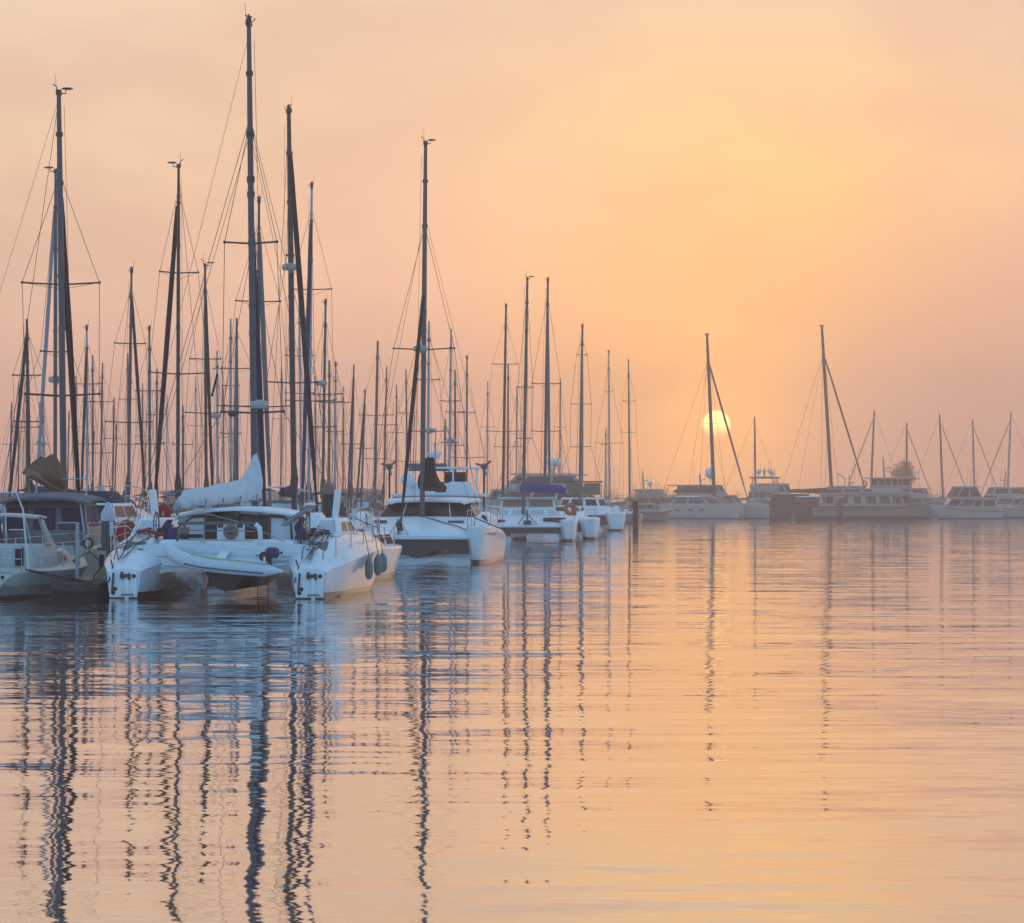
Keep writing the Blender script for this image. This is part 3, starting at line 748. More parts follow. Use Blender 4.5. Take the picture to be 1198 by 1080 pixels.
# inflatable dinghy slung athwart the stern, bow to port
def dinghy():
    c = W(.14, .62, .94)
    root = thing('inflatable_dinghy', 'pale grey inflatable dinghy slung under the davit beam at a catamaran stern', 'dinghy', c, R(-5 + 90))
    root.rotation_euler = (Matrix.Rotation(R(-5), 4, 'Z') @ Matrix.Rotation(R(5), 4, 'Y') @ Matrix.Rotation(R(90), 4, 'Z') @ Matrix.Rotation(R(-15), 4, 'Y')).to_euler()
    # local: +y bow. side tubes with conical tails joined round an upturned bow
    for s in (-1, 1):
        path = [(s * .52, -1.52, .0), (s * .52, -1.05, .0), (s * .52, -.2, .0), (s * .52, .55, .02), (s * .46, .95, .05), (s * .28, 1.28, .12), (0, 1.42, .15)]
        rad = [.03, .175, .19, .19, .185, .175, .165]
        secs = []
        for i, (p, r_) in enumerate(zip(path, rad)):
            a = Vector(path[max(0, i - 1)]); b = Vector(path[min(len(path) - 1, i + 1)]); d = (b - a).normalized()
            if i == len(path) - 1: d = Vector((-s, .0, 0))
            u = d.cross(Vector((0, 0, 1))).normalized(); w_ = u.cross(d)
            secs.append([Vector(p) + u * math.cos(t) * r_ + w_ * math.sin(t) * r_ for t in (2 * math.pi * k / 14 for k in range(14))])
        MB().loft(secs).build('side_tube', 'hyp', root, smooth_=60)
        MB().tube([(p[0] + s * rr * .98, p[1], p[2] - .04) for p, rr in list(zip(path, rad))[1:5]], .022, 6).build('rubbing_strake', 'greyc', root)
        MB().tube([(s * .60, -1.2, .17), (s * .61, -.5, .20), (s * .60, .2, .205), (s * .56, .8, .25)], .013, 5).build('grab_line', mat('lime_rope', (.35, .42, .05), .8), root)
    MB().loft([[Vector((x, y, z)) for x, z in ((-.5, -.02), (0, -.22 * k), (.5, -.02), (.5, .02), (0, .0), (-.5, .02))] for y, k in ((-1.0, 1), (.6, 1), (1.15, .2))]).build('floor', 'hyp', root)
    tr = MB().box((0, -1.02, .06), (.86, .05, .42)).build('transom', 'white', root, bevel=.01)
    MB().box((0, .1, .12), (1.0, .24, .04)).build('thwart', 'white', root, bevel=.01)
    return root
dinghy()
def outboard():
    p = W(1.20, .46, 1.04)
    root = thing('outboard_motor', 'small outboard under a blue cover with a red hubbed wheel beside it', 'outboard', p, R(-5))
    MB().loft([[Vector((x * .15 * k, .17 * y_ * k, z)) for x, y_ in ((1, .4), (.6, 1), (-.6, 1), (-1, .4), (-1, -.4), (-.6, -1), (.6, -1), (1, -.4))] for z, k in ((-.06, .9), (0, 1.1), (.10, 1.15), (.18, .95), (.21, .5))]).build('cowl_cover', 'blueplastic', root, loc=(.12, 0, .02))
    MB().tube([(.06, 0, -.02), (.06, -.02, -.32)], .05, 8).build('shaft', 'aludark', root)
    wl = MB().torus((-.06, -.2, .0), .085, .038, 'Y').build('wheel', 'rubber', root)
    MB().lathe([(.001, -.03), (.062, -.02), (.062, .02), (.001, .03)], (-.06, -.2, 0), 14, Matrix.Rotation(R(90), 4, 'X')).build('hub', 'red', wl)
    MB().tube([(-.06, -.15, 0), (-.28, -.12, .03)], .015, 5).build('tiller', 'rubber', root)
outboard()

def fender(p, r, h, lab, m_='fender', round_=False):
    prof = [(.01, -h / 2), (r * .55, -h * .46), (r * .92, -h * .34), (r, -h * .1), (r * .95, h * .2), (r * .5, h * .40), (r * .2, h * .47), (.02, h * .5)]
    root = thing('fender', lab, 'fender', p, 0, None)
    MB().lathe(prof, (0, 0, 0), 14).build('body', m_, root, smooth_=60)
    MB().tube([(0, 0, h * .48), (-.06, .02, h * .5 + .35), (-.16, .05, h * .5 + .72)], .01, 5).build('lanyard', 'rope', root)
fender(W(3.36, 3.3, .70), .105, .60, 'slim sea green fender hanging nearest on the white catamaran side')
fender(W(3.42, 4.6, .76), .115, .58, 'plump sea green fender hanging in front of its dark twin')
fender(W(3.44, 5.4, .80), .125, .54, 'round bellied sea green fender, farthest forward along the catamaran side')

# ================= small catamaran lying beyond it: only its starboard hull shows
def beyond_cat():
    root = thing('catamaran', 'white catamaran with raised dark hull windows, half hidden beyond the near one', 'catamaran', (-7.32, 91.2, 0), R(-8))
    cl = 2.0
    st = smooth_st([(-1.0, .5, .4, .8, .03), (1.0, .80, .52, .94, .06), (3.5, .86, .55, 1.0, .06), (6.5, .84, .50, 1.0, .06), (8.6, .64, .34, 1.0, .05), (10.0, .36, .16, 1.0, .02)], 20)
    cat_hulls(root, st, cl)
    for s in (-1, 1):
        a = [(s * cl - .55, 3.0), (s * cl + .66, 3.0), (s * cl + .36, 9.3), (s * cl - .30, 9.3)]
        b = [(s * cl - .40, 4.4), (s * cl + .42, 4.4), (s * cl + .20, 8.7), (s * cl - .2, 8.7)]
        MB().frustum(a, .98, b, 1.46).build('hull_coachroof', 'white', root, bevel=.10, segs=3)
        windows(root, a, .98, b, 1.46, 1 if s > 0 else 3, [(.10, .56), (.64, .92)] if s > 0 else [(.08, .36), (.44, .9)], 'darkpanel', v=(.18, .80), off=.012)
        pts = [(s * (cl + .66), 1.0, .92), (s * (cl + .78), 2.6, .98), (s * (cl + .80), 4.6, 1.0), (s * (cl + .72), 6.8, 1.0)]
        stanchions(root, pts, .62)
    MB().prism(arch_profile(cl, 1.0, .62, .08), 1.0, 8.0).build('bridgedeck', 'white', root)
    cb = [(-1.5, 1.8), (1.5, 1.8), (1.2, 6.4), (-1.2, 6.4)]; ct = [(-1.3, 2.1), (1.3, 2.1), (.8, 5.0), (-.8, 5.0)]
    MB().frustum(cb, 1.0, ct, 2.06).build('cabin', 'white', root, bevel=.08)
    windows(root, cb, 1.0, ct, 2.06, 1, [(.1, .45), (.52, .88)], v=(.35, .8))
    windows(root, cb, 1.0, ct, 2.06, 0, [(.3, .7)], 'glass', v=(.1, .85), name='door')
    return root
BCAT = beyond_cat()

# ================= catamaran with a dark wrap-round windscreen, bows towards us
def windscreen_cat():
    X0, Y0 = PX(557, 120) - 2.35, 120.0
    h = 176.5
    root = thing('catamaran', 'white catamaran facing us with a dark wraparound windscreen and name on its bow', 'catamaran', (X0, Y0, 0), R(176.5))
    cl = 2.35
    LX = lambda px: (X0 + 4.6 * math.sin(R(3.5)) - PX(px, 124.6)) / math.cos(R(3.5))
    # local y: bow at 0, stern at -12 (bow direction +y is towards the viewer after the turn)
    st = smooth_st([(-12.0, .38, .3, .5, .03), (-10.5, .50, .40, 1.0, .05), (-7, .52, .40, 1.30, .05), (-3.0, .54, .38, 1.42, .05), (-1.2, .46, .30, 1.45, .05), (-.15, .27, .16, 1.42, .04), (0, .15, .10, 1.36, .02)], 24)
    for s in (-1, 1): hull(root, st, 'hull', s * cl)
    for s in (-1, 1):
        # bubble of the raised cabin top on the outer side of each hull, with its oval window
        secs = []
        for y, hz, w_ in ((-.75, .02, .30), (-1.25, .24, .28), (-1.8, .46, .30), (-2.6, .58, .32), (-4.2, .62, .34), (-6.5, .5, .32), (-7.5, .2, .3)):
            secs.append([Vector((s * (cl + .10) + w_ * math.cos(t), y, 1.40 + hz * max(0, math.sin(t)) ** .7)) for t in (math.pi * k / 10 for k in range(11))])
        MB().loft(secs, True, True, closed=True).build('hull_coachroof', 'white', root, smooth_=60)
        MB().lathe([(.001, -.03), (.19, -.02), (.20, .02), (.001, .03)], (s * (cl + .20), -1.60, 1.64), 16, Matrix.Rotation(R(52 * s), 4, 'Z') @ Matrix.Rotation(R(78), 4, 'X') @ Matrix.Diagonal((1, 1.35, 1, 1))).build('window', 'glass', root)
        MB().tube([(s * cl - .5, -.6, 1.33), (s * cl + .0, -.02, 1.31)], .006, 4).build('bow_groove', 'redline', root)
        pts = [(s * (cl - .2), -.35, 1.46), (s * (cl + .45), -1.6, 1.48), (s * (cl + .62), -3.2, 1.48), (s * (cl + .68), -5.4, 1.46)]
        stanchions(root, pts, .68)
        rail(root, [(s * cl - .42, -.9, 1.46), (s * cl - .34, -.5, 2.08), (s * cl + .1, -.3, 2.1), (s * cl + .38, -.8, 2.06), (s * cl + .42, -1.2, 1.46)], .016, 'pulpit')
        rail(root, [(s * cl - .9, -.55, 1.36), (s * cl + .1, -.55, 1.78), (s * cl + .1, -.55, 1.42)], .025, 'bow_seat_frame', 'aludark')
    # solid foredeck, with the shade beneath painted on the bridgedeck
    top = []
    for y, z in ((-.85, 1.02), (-1.0, 1.14), (-3.0, 1.45), (-4.6, 1.76), (-10, 1.8)):
        up = [Vector((2.2 * x, y, z + .05 * (1 - x * x))) for x in (-1, -.6, -.2, .2, .6, 1)]
        top.append(up + [Vector((p.x, p.y, .94)) for p in reversed(up)])
    MB().loft(top).build('foredeck', 'white', root, smooth_=30)
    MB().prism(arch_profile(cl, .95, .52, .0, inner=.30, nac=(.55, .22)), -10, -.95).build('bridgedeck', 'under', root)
    # cabin with raked windscreen
    cb = [(-2.05, -9.6), (2.05, -9.6), (2.02, -5.4), (1.0, -4.75), (-1.0, -4.75), (-2.02, -5.4)]
    ct = [(-1.62, -9.3), (1.62, -9.3), (1.60, -6.3), (.85, -5.75), (-.85, -5.75), (-1.60, -6.3)]
    MB().frustum(cb, 1.70, ct, 2.42).build('cabin', 'white', root, bevel=.03)
    windows(root, cb, 1.70, ct, 2.42, 3, [(.015, .985)], v=(.06, .96), name='windscreen')
    windows(root, cb, 1.70, ct, 2.42, 2, [(.02, .99)], v=(.06, .96), name='windscreen')
    windows(root, cb, 1.70, ct, 2.42, 4, [(.01, .98)], v=(.06, .96), name='windscreen')
    windows(root, cb, 1.70, ct, 2.42, 1, [(.1, .5), (.55, .95)], v=(.1, .9))
    windows(root, cb, 1.70, ct, 2.42, 5, [(.05, .45), (.5, .9)], v=(.1, .9))
    secs = []
    for y, k, z in ((-5.5, .80, 2.42), (-5.8, .92, 2.48), (-6.8, 1.0, 2.52), (-9.8, 1.04, 2.54)):
        up = [Vector((1.82 * k * x, y, z + .05 * (1 - x * x) - (.06 if abs(x) > .95 else 0))) for x in (-1, -.92, -.5, 0, .5, .92, 1)]
        secs.append(up + [p - Vector((0, 0, .08)) for p in reversed(up)])
    MB().loft(secs).build('cabin_roof', 'white', root, smooth_=30)
    # bridle and anchor gear on the foredeck
    MB().tube([(.75, -.9, 1.12), (.72, -1.0, 1.55)], .03, 6).ball((.72, -1.0, 1.5), .13, 8, 1.4).tube([(.72, -1, 1.75), (1.1, -.9, 1.1)], .012, 5).tube([(.72, -1, 1.75), (.35, -.9, 1.1)], .012, 5).build('anchor_windlass', 'aludark', root)
    MB().tube([(.1, -4.6, 1.8), (-1.4, -2.4, 1.45), (-2.2, -.9, 1.2)], .022, 5).build('foredeck_line', 'rope', root)
    MB().box((-1.3, -3.6, 1.60), (.62, .4, .05), rx=R(8)).build('deck_hatch', 'redline', root)
    MB().box((1.7, -3.6, 1.62), (.5, .4, .04), rx=R(8)).build('deck_hatch', 'greyc', root)
    for x in (2.0, 1.55): rail(root, [(x, -1.1, 1.1), (x, -1.1, 1.92)], .022, 'boarding_post', 'aludark')
    MB().tube([(2.5, -1.2, 1.4), (2.5, -1.2, 2.1)], .09, 10).build('boarding_post', 'white', root)
    base = Vector((LX(494), -4.6, 1.78)); top = Vector((LX(497.5), -4.7, PZ(163, 124.6)))
    rig(root, base, top, .10, [(PZ(409, 124.6), 1.22)], jib='black', bow=(base.x + .55, -.95, 1.1), half=cl - .1, chain_z=1.5, windex=3, jibfrac=.62, capfrac=.78, jr=.085, radar=PZ(412, 124.6), wire=.010)
    P = lambda f: base.lerp(top, f)
    for s in (-1, 1):
        MB().tube([P(.80), (s * (cl + .5), -8.5, 1.4)], .009, 4).build('running_backstay', 'wire', root)
        MB().tube([P(.52), (s * (cl + .1), -5.6, 1.5)], .008, 4).build('lower_shroud', 'wire', root)
    # mainsail bundled at the mast and along the boom, dark cover
    secs = []
    for i in range(9):
        f = i / 8; z = lerp(2.98, 4.15, f); w_ = lerp(.40, .20, f) * (1 + .1 * math.sin(f * 9)); d = lerp(.55, .2, f)
        secs.append([Vector((base.x - .22 + w_ * math.cos(t) - .10 * (1 - f), base.y - .30 + d * math.sin(t), z + .06 * math.sin(3 * t))) for t in (2 * math.pi * k / 12 for k in range(12))])
    MB().loft(secs).build('sail_cover', 'black', root)
    boom_and_cover(root, base + Vector((0, -.2, 1.15)), base + Vector((-.5, -5.0, 1.15)), 'black', hm=.8, he=.3, wid=.26)
    # bow name in a script hand, both hulls carry the same
    fc = bpy.data.curves.new('bow_name', 'FONT'); fc.body = 'Purrfect'; fc.size = .20; fc.shear = .35; fc.align_x = 'CENTER'; fc.extrude = .004
    me = None
    tmp = bpy.data.objects.new('tmp_name', fc); COL.objects.link(tmp)
    dg = bpy.context.evaluated_depsgraph_get(); me = bpy.data.meshes.new_from_object(tmp.evaluated_get(dg)); bpy.data.objects.remove(tmp)
    me.materials.clear(); me.materials.append(MT['text'])
    o = bpy.data.objects.new('bow_name', me); COL.objects.link(o); o.parent = root
    o.rotation_euler = (R(90), 0, R(160)); o.location = (-cl - .40, -.52, 1.10)
    return root
windscreen_cat()

# ================= a general bow-on catamaran for the row beyond
def row_cat(label, px_bow, Y, cl, hw, m, free=1.25, fore=1.05, cabin='white', wins='paleglass', nwin=4, ztop=2.2, blunt=1.0, bubble=False, L=11.5, rigspec=None, extras=None, deckz=None, rot=0.0):
    X0 = PX(px_bow, Y) - cl
    root = thing('catamaran', label, 'catamaran', (X0, Y, 0), R(180 + rot))
    st = smooth_st([(-L, hw * .8, hw * .6, .6, .03), (-L * .85, hw, hw * .75, free * .85, .05), (-L * .5, hw * 1.05, hw * .8, free * .95, .06), (-L * .2, hw * .98, hw * .72, free, .06), (-.9, hw * .85 * blunt, hw * .60 * blunt, free * 1.02, .06), (-.2, hw * .62 * blunt, hw * .42 * blunt, free * .99, .05), (0, hw * .42 * blunt, hw * .26 * blunt, free * .92, .02)], 24)
    for s in (-1, 1): hull(root, st, 'hull', s * cl)
    if bubble:
        for s in (-1, 1):
            secs = []
            for y, hz, w_ in ((-.9, .02, .25), (-1.5, .40, .30), (-2.2, .58, .32), (-5.5, .55, .34), (-6.5, .1, .3)):
                secs.append([Vector((s * (cl + .1) + w_ * math.cos(t), y, free - .02 + hz * max(0, math.sin(t)) ** .7)) for t in (math.pi * k / 8 for k in range(9))])
            MB().loft(secs).build('hull_coachroof', 'white', root, smooth_=60)
            MB().lathe([(.001, -.03), (.17, -.02), (.18, .02), (.001, .03)], (s * (cl + .16), -1.55, free + .22), 14, Matrix.Rotation(R(50 * s), 4, 'Z') @ Matrix.Rotation(R(75), 4, 'X')).build('window', 'glass', root)
    top = []
    for y, z in ((-1.0, fore - .12), (-1.1, fore), (-3.2, fore + .28), (-4.4, fore + .5), (-L * .85, fore + .5)):
        up = [Vector(((cl - .1) * x, y, z + .05 * (1 - x * x))) for x in (-1, -.5, 0, .5, 1)]
        top.append(up + [Vector((p.x, p.y, fore - .16)) for p in reversed(up)])
    MB().loft(top).build('foredeck', 'white', root, smooth_=30)
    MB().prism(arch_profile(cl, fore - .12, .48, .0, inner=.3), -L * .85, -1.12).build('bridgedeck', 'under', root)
    zb = fore + .42
    k = cl * .86
    cb = [(-k, -L * .82), (k, -L * .82), (k * .97, -5.0), (k * .6, -4.1), (-k * .6, -4.1), (-k * .97, -5.0)]
    ct = [(-k * .8, -L * .8), (k * .8, -L * .8), (k * .78, -5.9), (k * .5, -5.2), (-k * .5, -5.2), (-k * .78, -5.9)]
    MB().frustum(cb, zb, ct, ztop).build('cabin', cabin, root, bevel=.06)
    sp = [(i / 2 + .06, (i + 1) / 2 - .06) for i in range(2)]
    windows(root, cb, zb, ct, ztop, 3, sp, wins, v=(.22, .82), off=.01)
    windows(root, cb, zb, ct, ztop, 2, [(.1, .9)], wins, v=(.22, .82), off=.01)
    windows(root, cb, zb, ct, ztop, 4, [(.1, .9)], wins, v=(.22, .82), off=.01)
    windows(root, cb, zb, ct, ztop, 1, [(.05, .45), (.52, .95)], 'glass', v=(.25, .8), off=.01)
    windows(root, cb, zb, ct, ztop, 5, [(.05, .45), (.52, .95)], 'glass', v=(.25, .8), off=.01)
    for s in (-1, 1):
        stanchions(root, [(s * (cl + hw * .5), -1.0, free), (s * (cl + hw * .8), -3, free), (s * (cl + hw * .9), -6, free * .97)], .62, wire_r=.01)
        rail(root, [(s * cl - hw * .5, -1.2, free), (s * cl - hw * .4, -.6, free + .6), (s * cl + hw * .3, -.4, free + .6), (s * cl + hw * .6, -1.2, free)], .02, 'pulpit')
    if rigspec:
        q = dict(rigspec); my = q.pop('my', -4.5); pxb, pxt, pyt = q.pop('px'), q.pop('pxt'), q.pop('pyt')
        Yw = Y - my
        base = Vector((X0 - PX(pxb, Yw), my, q.pop('zb', fore + .5))); topv = Vector((X0 - PX(pxt, Yw), my - .1, PZ(pyt, Yw)))
        spread = [(PZ(py, Yw), w_ / FPX * Yw) for py, w_ in q.pop('sp')]
        bm_ = q.pop('boom', None)
        rig(root, base, topv, q.pop('r', .1), spread, bow=(q.pop('jx', 0), -1.0, fore), half=cl - .05, chain_z=free, **q)
        if bm_: boom_and_cover(root, base + Vector((0, -.15, bm_[3])), base + Vector((bm_[0], bm_[1], bm_[4])), bm_[2], hm=bm_[5], he=bm_[6], wid=.26)
    if extras: extras(root, cl, free, fore, zb, ztop)
    return root

def ex3(root, cl, free, fore, zb, ztop):
    # raised look-through of the wheelhouse with tan blinds, dark deck bags
    b = [(-1.75, -9.0), (1.75, -9.0), (1.7, -6.3), (-1.7, -6.3)]; t = [(-1.65, -9.0), (1.65, -9.0), (1.6, -6.6), (-1.6, -6.6)]
    MB().frustum(b, ztop - .05, t, ztop + .62).build('wheelhouse', 'white', root, bevel=.03)
    windows(root, b, ztop - .05, t, ztop + .62, 2, [(.03, .47), (.53, .97)], 'tanblind', v=(.22, .86), off=.01)
    MB().box((0, -7.7, ztop + .66), (3.6, 3.1, .07)).build('wheelhouse_roof', 'white', root, bevel=.02)
    MB().box((-1.6, -2.4, fore + .28), (1.4, .7, .22), rx=R(6)).build('deck_bag', 'navyc', root, bevel=.06)
    MB().box((1.75, -2.2, fore + .22), (.7, .5, .12), rx=R(6)).build('deck_bag', 'navyc', root, bevel=.04)
    MB().box((-2.1, -2.0, fore + .2), (.9, .4, .14)).build('deck_bag', 'brownc', root, bevel=.04)
    MB().tube([(.05, -1.05, fore + .1), (.1, -1.2, fore + .9)], .05, 6).box((.05, -1.1, fore + .15), (.5, .4, .2)).tube([(.1, -1.2, fore + .7), (-.5, -1.0, fore + .05)], .03, 5).tube([(.1, -1.2, fore + .7), (.6, -1.0, fore + .05)], .03, 5).build('anchor_gear', 'aludark', root)
row_cat('white catamaran with a bright blue sail cover and an orange float on its bow', 665.5, 186, 2.42, .60, None, free=1.28, fore=1.02, wins='paleglass', ztop=1.98,
        rigspec=dict(px=612, pxt=617, pyt=323, sp=[(453, 9), (513, 9)], r=.10, my=-4.6, jib=None, windex=3, boom=(-2.75, -3.2, 'bluec', 1.55, 1.50, .55, .42), wire=.012), extras=ex3)
lr = thing('life_ring', 'orange red horseshoe float hung on the bow rail of the blue covered catamaran', 'life ring', (PX(667, 185.6), 186.2, 1.95), R(15))
MB().torus((0, 0, 0), .26, .13, 'Y').build('ring', 'orange', lr)
MB().box((.30, -.02, -.05), (.16, .22, .66)).build('light_case', 'tanc', lr, bevel=.04)

def ex4(root, cl, free, fore, zb, ztop):
    for x in (-.25, -.0): MB().lathe([(.001, -.02), (.06, -.01), (.001, .02)], (-cl + x - .2, -.40, free * .62), 10, Matrix.Rotation(R(90), 4, 'X')).build('porthole', 'glass', root)
row_cat('round bowed white catamaran moored just beyond the blue covered one', 690.5, 197, 2.25, .62, None, free=1.34, fore=1.25, wins='glass', nwin=2, ztop=2.15, blunt=1.25,
        rigspec=dict(px=637, pxt=641, pyt=326, sp=[(449, 17), (505, 17)], r=.10, my=-5, jib='greyc', jx=.3, windex=2, wire=.012, jr=.09, boom=(-.6, -4.6, 'tanc', 1.5, 1.4, .7, .3)), extras=ex4)
def ex5(root, cl, free, fore, zb, ztop):
    fr = [(-1.5, -6.4, ztop), (-1.5, -6.4, ztop + 1.3), (1.5, -6.4, ztop + 1.3), (1.5, -6.4, ztop)]
    rail(root, fr, .05, 'bimini_frame', 'aludark')
    MB().box((0, -7.8, ztop + 1.34), (3.3, 3.0, .08)).build('bimini', 'black', root, bevel=.03)
    for x in (-.75, .75): MB().box((x, -6.45, ztop + .72), (1.36, .03, 1.0)).build('clear_screen', 'tanc', root)
row_cat('blunt bowed white catamaran at the end of the row with a dark framed canopy', 721, 255, 2.55, .86, None, free=1.5, fore=1.45, wins='glass', ztop=2.75, blunt=1.15, bubble=True,
        rigspec=dict(px=678, pxt=681.5, pyt=380, sp=[(415, 6), (473, 12), (523, 12)], r=.12, my=-4.5, jib='tanc', jx=.2, windex=2, wire=.015, jr=.09, boom=(-.5, -4.6, 'tanc', 1.3, 1.3, .7, .4)), extras=ex5)

# ------------------------------------------------------------------ left foreground: cream sloop, pilothouse yacht, dock
def cream_sloop():
    root = thing('sailing_yacht', 'small cream sloop with scooped transom and doghouse windscreen at the dock end', 'sailing yacht', (-13.3, 77.0, 0), R(-12))
    st = smooth_st([(.0, 1.05, .55, .66, .04), (.5, 1.22, .80, .72, .05), (2.5, 1.38, 1.12, .72, .06), (4.6, 1.22, .86, .76, .06), (6.4, .62, .32, .86, .05), (7.6, .05, .02, .95, .02)], 20)
    hull(root, st, 'cream')
    # scooped reverse transom
    MB().loft([[Vector((x, y, z)) for x, y, z in ((-1.02, .0, .62), (-.5, -.42, .05), (.5, -.42, .05), (1.02, .0, .62))],
               [Vector((x, y, z)) for x, y, z in ((-1.02, .12, .60), (-.5, .1, .02), (.5, .1, .02), (1.02, .12, .60))]]).build('transom_scoop', 'creamdeck', root, bevel=.02)
    MB().lathe([(.001, .0), (.05, .0), (.05, .02), (.001, .02)], (.80, -.16, .53), 10, Matrix.Rotation(R(60), 4, 'X')).build('outlet', 'black', root)
    MB().frustum(rect(-1.0, 1.0, 1.5, 3.3), .70, rect(-.92, .92, 1.6, 3.3), 1.32).build('cabin', 'creamdeck', root, bevel=.05)
    MB().frustum([(-.95, 3.3), (.95, 3.3), (.55, 6.0), (-.55, 6.0)], .74, [(-.86, 3.3), (.86, 3.3), (.36, 5.4), (-.36, 5.4)], 1.18).build('coachroof', 'creamdeck', root, bevel=.06)
    cb, ct = [(-.95, 3.3), (.95, 3.3), (.55, 6.0), (-.55, 6.0)], [(-.86, 3.3), (.86, 3.3), (.36, 5.4), (-.36, 5.4)]
    windows(root, cb, .74, ct, 1.18, 1, [(.08, .42)], 'tanblind', v=(.22, .82)); windows(root, cb, .74, ct, 1.18, 1, [(.50, .62)], 'glass', v=(.3, .75))
    windows(root, cb, .74, ct, 1.18, 3, [(.40, .60), (.68, .92)], v=(.25, .8))
    MB().box((-.35, 1.50, .98), (.74, .04, .50)).build('companionway', 'wood', root, bevel=.01)
    MB().box((.60, 1.50, 1.02), (.22, .04, .46)).build('window', 'glass', root, bevel=.01)
    # doghouse: raked windscreen frame with a visor roof
    fr = [(-1.02, 2.3), (1.02, 2.3), (.90, 3.65), (-.90, 3.65)]
    for s in (-1, 1):
        MB().loft([[Vector((s * .98, 2.55, 1.30)), Vector((s * .98, 2.95, 1.30)), Vector((s * .90, 2.95, 1.30)), Vector((s * .90, 2.55, 1.30))],
                   [Vector((s * .92, 2.15, 1.98)), Vector((s * .92, 2.36, 1.98)), Vector((s * .84, 2.36, 1.98)), Vector((s * .84, 2.15, 1.98))]]).build('doghouse_pillar', 'creamdeck', root, bevel=.02)
        MB().loft([[Vector((s * .88, 3.5, 1.18)), Vector((s * .84, 3.62, 1.16)), Vector((s * .78, 3.6, 1.18)), Vector((s * .82, 3.5, 1.2))],
                   [Vector((s * .88, 2.28, 1.98)), Vector((s * .84, 2.44, 1.98)), Vector((s * .78, 2.44, 1.98)), Vector((s * .82, 2.28, 1.98))]]).build('windscreen_pillar', 'creamdeck', root)
        q = [(s * .93, 2.95, 1.32), (s * .86, 3.46, 1.24), (s * .86, 2.42, 1.93), (s * .88, 2.38, 1.93)]
        MB().slab(q if s > 0 else q[::-1], .02, .0).build('window', 'paleglass', root)
    secs = []
    for y, z in ((1.7, 2.02), (2.0, 2.06), (2.45, 2.02)):
        up = [Vector((.98 * x, y, z + .06 * (1 - x * x))) for x in (-1, -.6, 0, .6, 1)]
        secs.append(up + [p - Vector((0, 0, .06)) for p in reversed(up)])
    MB().loft(secs).build('doghouse_roof', 'creamdeck', root, bevel=.015)
    # stainless frames and rails
    rail(root, [(-1.15, .55, .72), (-1.2, .7, 2.2), (-1.0, .9, 2.62), (.75, .9, 2.62), (1.0, .7, 2.2), (1.2, .55, .72)], .025, 'stern_arch')
    rail(root, [(1.22, 1.1, .72), (1.0, .7, 2.2)], .016, 'stern_arch'); rail(root, [(.62, .75, 1.7), (1.1, .68, 1.7)], .02, 'stern_arch')
    side = [(1.30, 1.2, .72), (1.36, 2.6, .74), (1.28, 4.0, .76), (1.0, 5.4, .80), (.62, 6.4, .86)]
    for s in (-1, 1): stanchions(root, [(s * x, y, z) for x, y, z in side], .62)
    rail(root, [(-1.1, .25, .66), (-1.1, .2, 1.25), (1.15, .2, 1.25), (1.15, .25, .66)], .018, 'pushpit'); rail(root, [(-1.1, .22, .98), (1.15, .22, .98)], .014, 'pushpit')
    rail(root, [(.6, 6.5, .86), (.55, 6.6, 1.5), (0, 7.6, 1.55), (-.55, 6.6, 1.5), (-.6, 6.5, .86)], .018, 'pulpit')
    MB().torus((.95, 5.6, 1.30), .13, .03, 'Y', 14, 6).build('rope_coil', 'black', root)
    MB().tube([(1.15, .5, .72), (1.7, 1.5, .52), (2.25, 2.2, .36)], .022, 5).tube([(1.15, .5, .70), (1.8, 1.3, .45), (2.25, 2.15, .36)], .016, 5).build('mooring_line', 'rope', root)
    return root
cream_sloop()
fender((-11.42, 81.6, .62), .15, .52, 'dark round fender hanging on the bow side of the cream sloop', 'black')

def dock():
    d = thing('floating_dock', 'low timber finger dock between the cream sloop and the near catamaran', 'dock', (-10.9, 77.7, 0))
    dk = MB()
    for i in range(9): dk.box((-.02, .09 + i * .172, .33), (1.16, .16, .045))
    for i in range(112): dk.box((.26, 1.65 + i * .172, .33), (.74, .16, .045))
    dk.build('deck', 'timber', d)
    MB().box((-.02, -.05, .25), (1.20, .08, .17)).build('fascia', 'timber', d, bevel=.01)
    MB().box((-.02, .75, .08), (1.10, 1.45, .42)).box((.26, 11, .08), (.66, 18.5, .42)).build('float', 'rubber', d)
    for x in (-.4, .35): MB().box((x, -.02, .38), (.22, .07, .05)).tube([(x - .14, -.02, .42), (x + .14, -.02, .42)], .02, 6).build('cleat', 'aludark', d)
dock()
def dock_post():
    p = thing('dock_post', 'slim pale post with a dark crosspiece sign at the dock end', 'post', (-10.98, 78.6, .35))
    MB().tube([(0, 0, 0), (0, 0, 1.53)], .05, 10).build('pole', 'alulight', p)
    b = MB().box((-.24, 0, 1.42), (.48, .05, .16)).build('sign_board', 'aludark', p, bevel=.01)
    MB().box((-.24, -.01, 1.52), (.50, .09, .035)).build('sign_cap', 'alulight', b)
dock_post()
def pedestal():
    p = thing('power_pedestal', 'cream dockside power pedestal with dark sockets beside the grey pile', 'power pedestal', (-10.72, 81.4, .35))
    MB().frustum(rect(-.11, .11, -.09, .09), 0, rect(-.10, .10, -.08, .08), .78).build('post', 'ped', p, bevel=.015)
    MB().box((0, -.09, .52), (.13, .04, .30)).build('socket_panel', 'black', p, bevel=.01)
    MB().box((0, 0, .82), (.25, .22, .07)).build('cap', 'blueplastic', p, bevel=.015)
    MB().tube([(0, -.12, .45), (-.3, -.15, .75), (-.75, -.25, .5)], .02, 5).tube([(.02, -.12, .38), (-.2, -.2, .1), (-.2, -.1, .02)], .02, 5).build('shore_cable', 'rope', p)
pedestal()
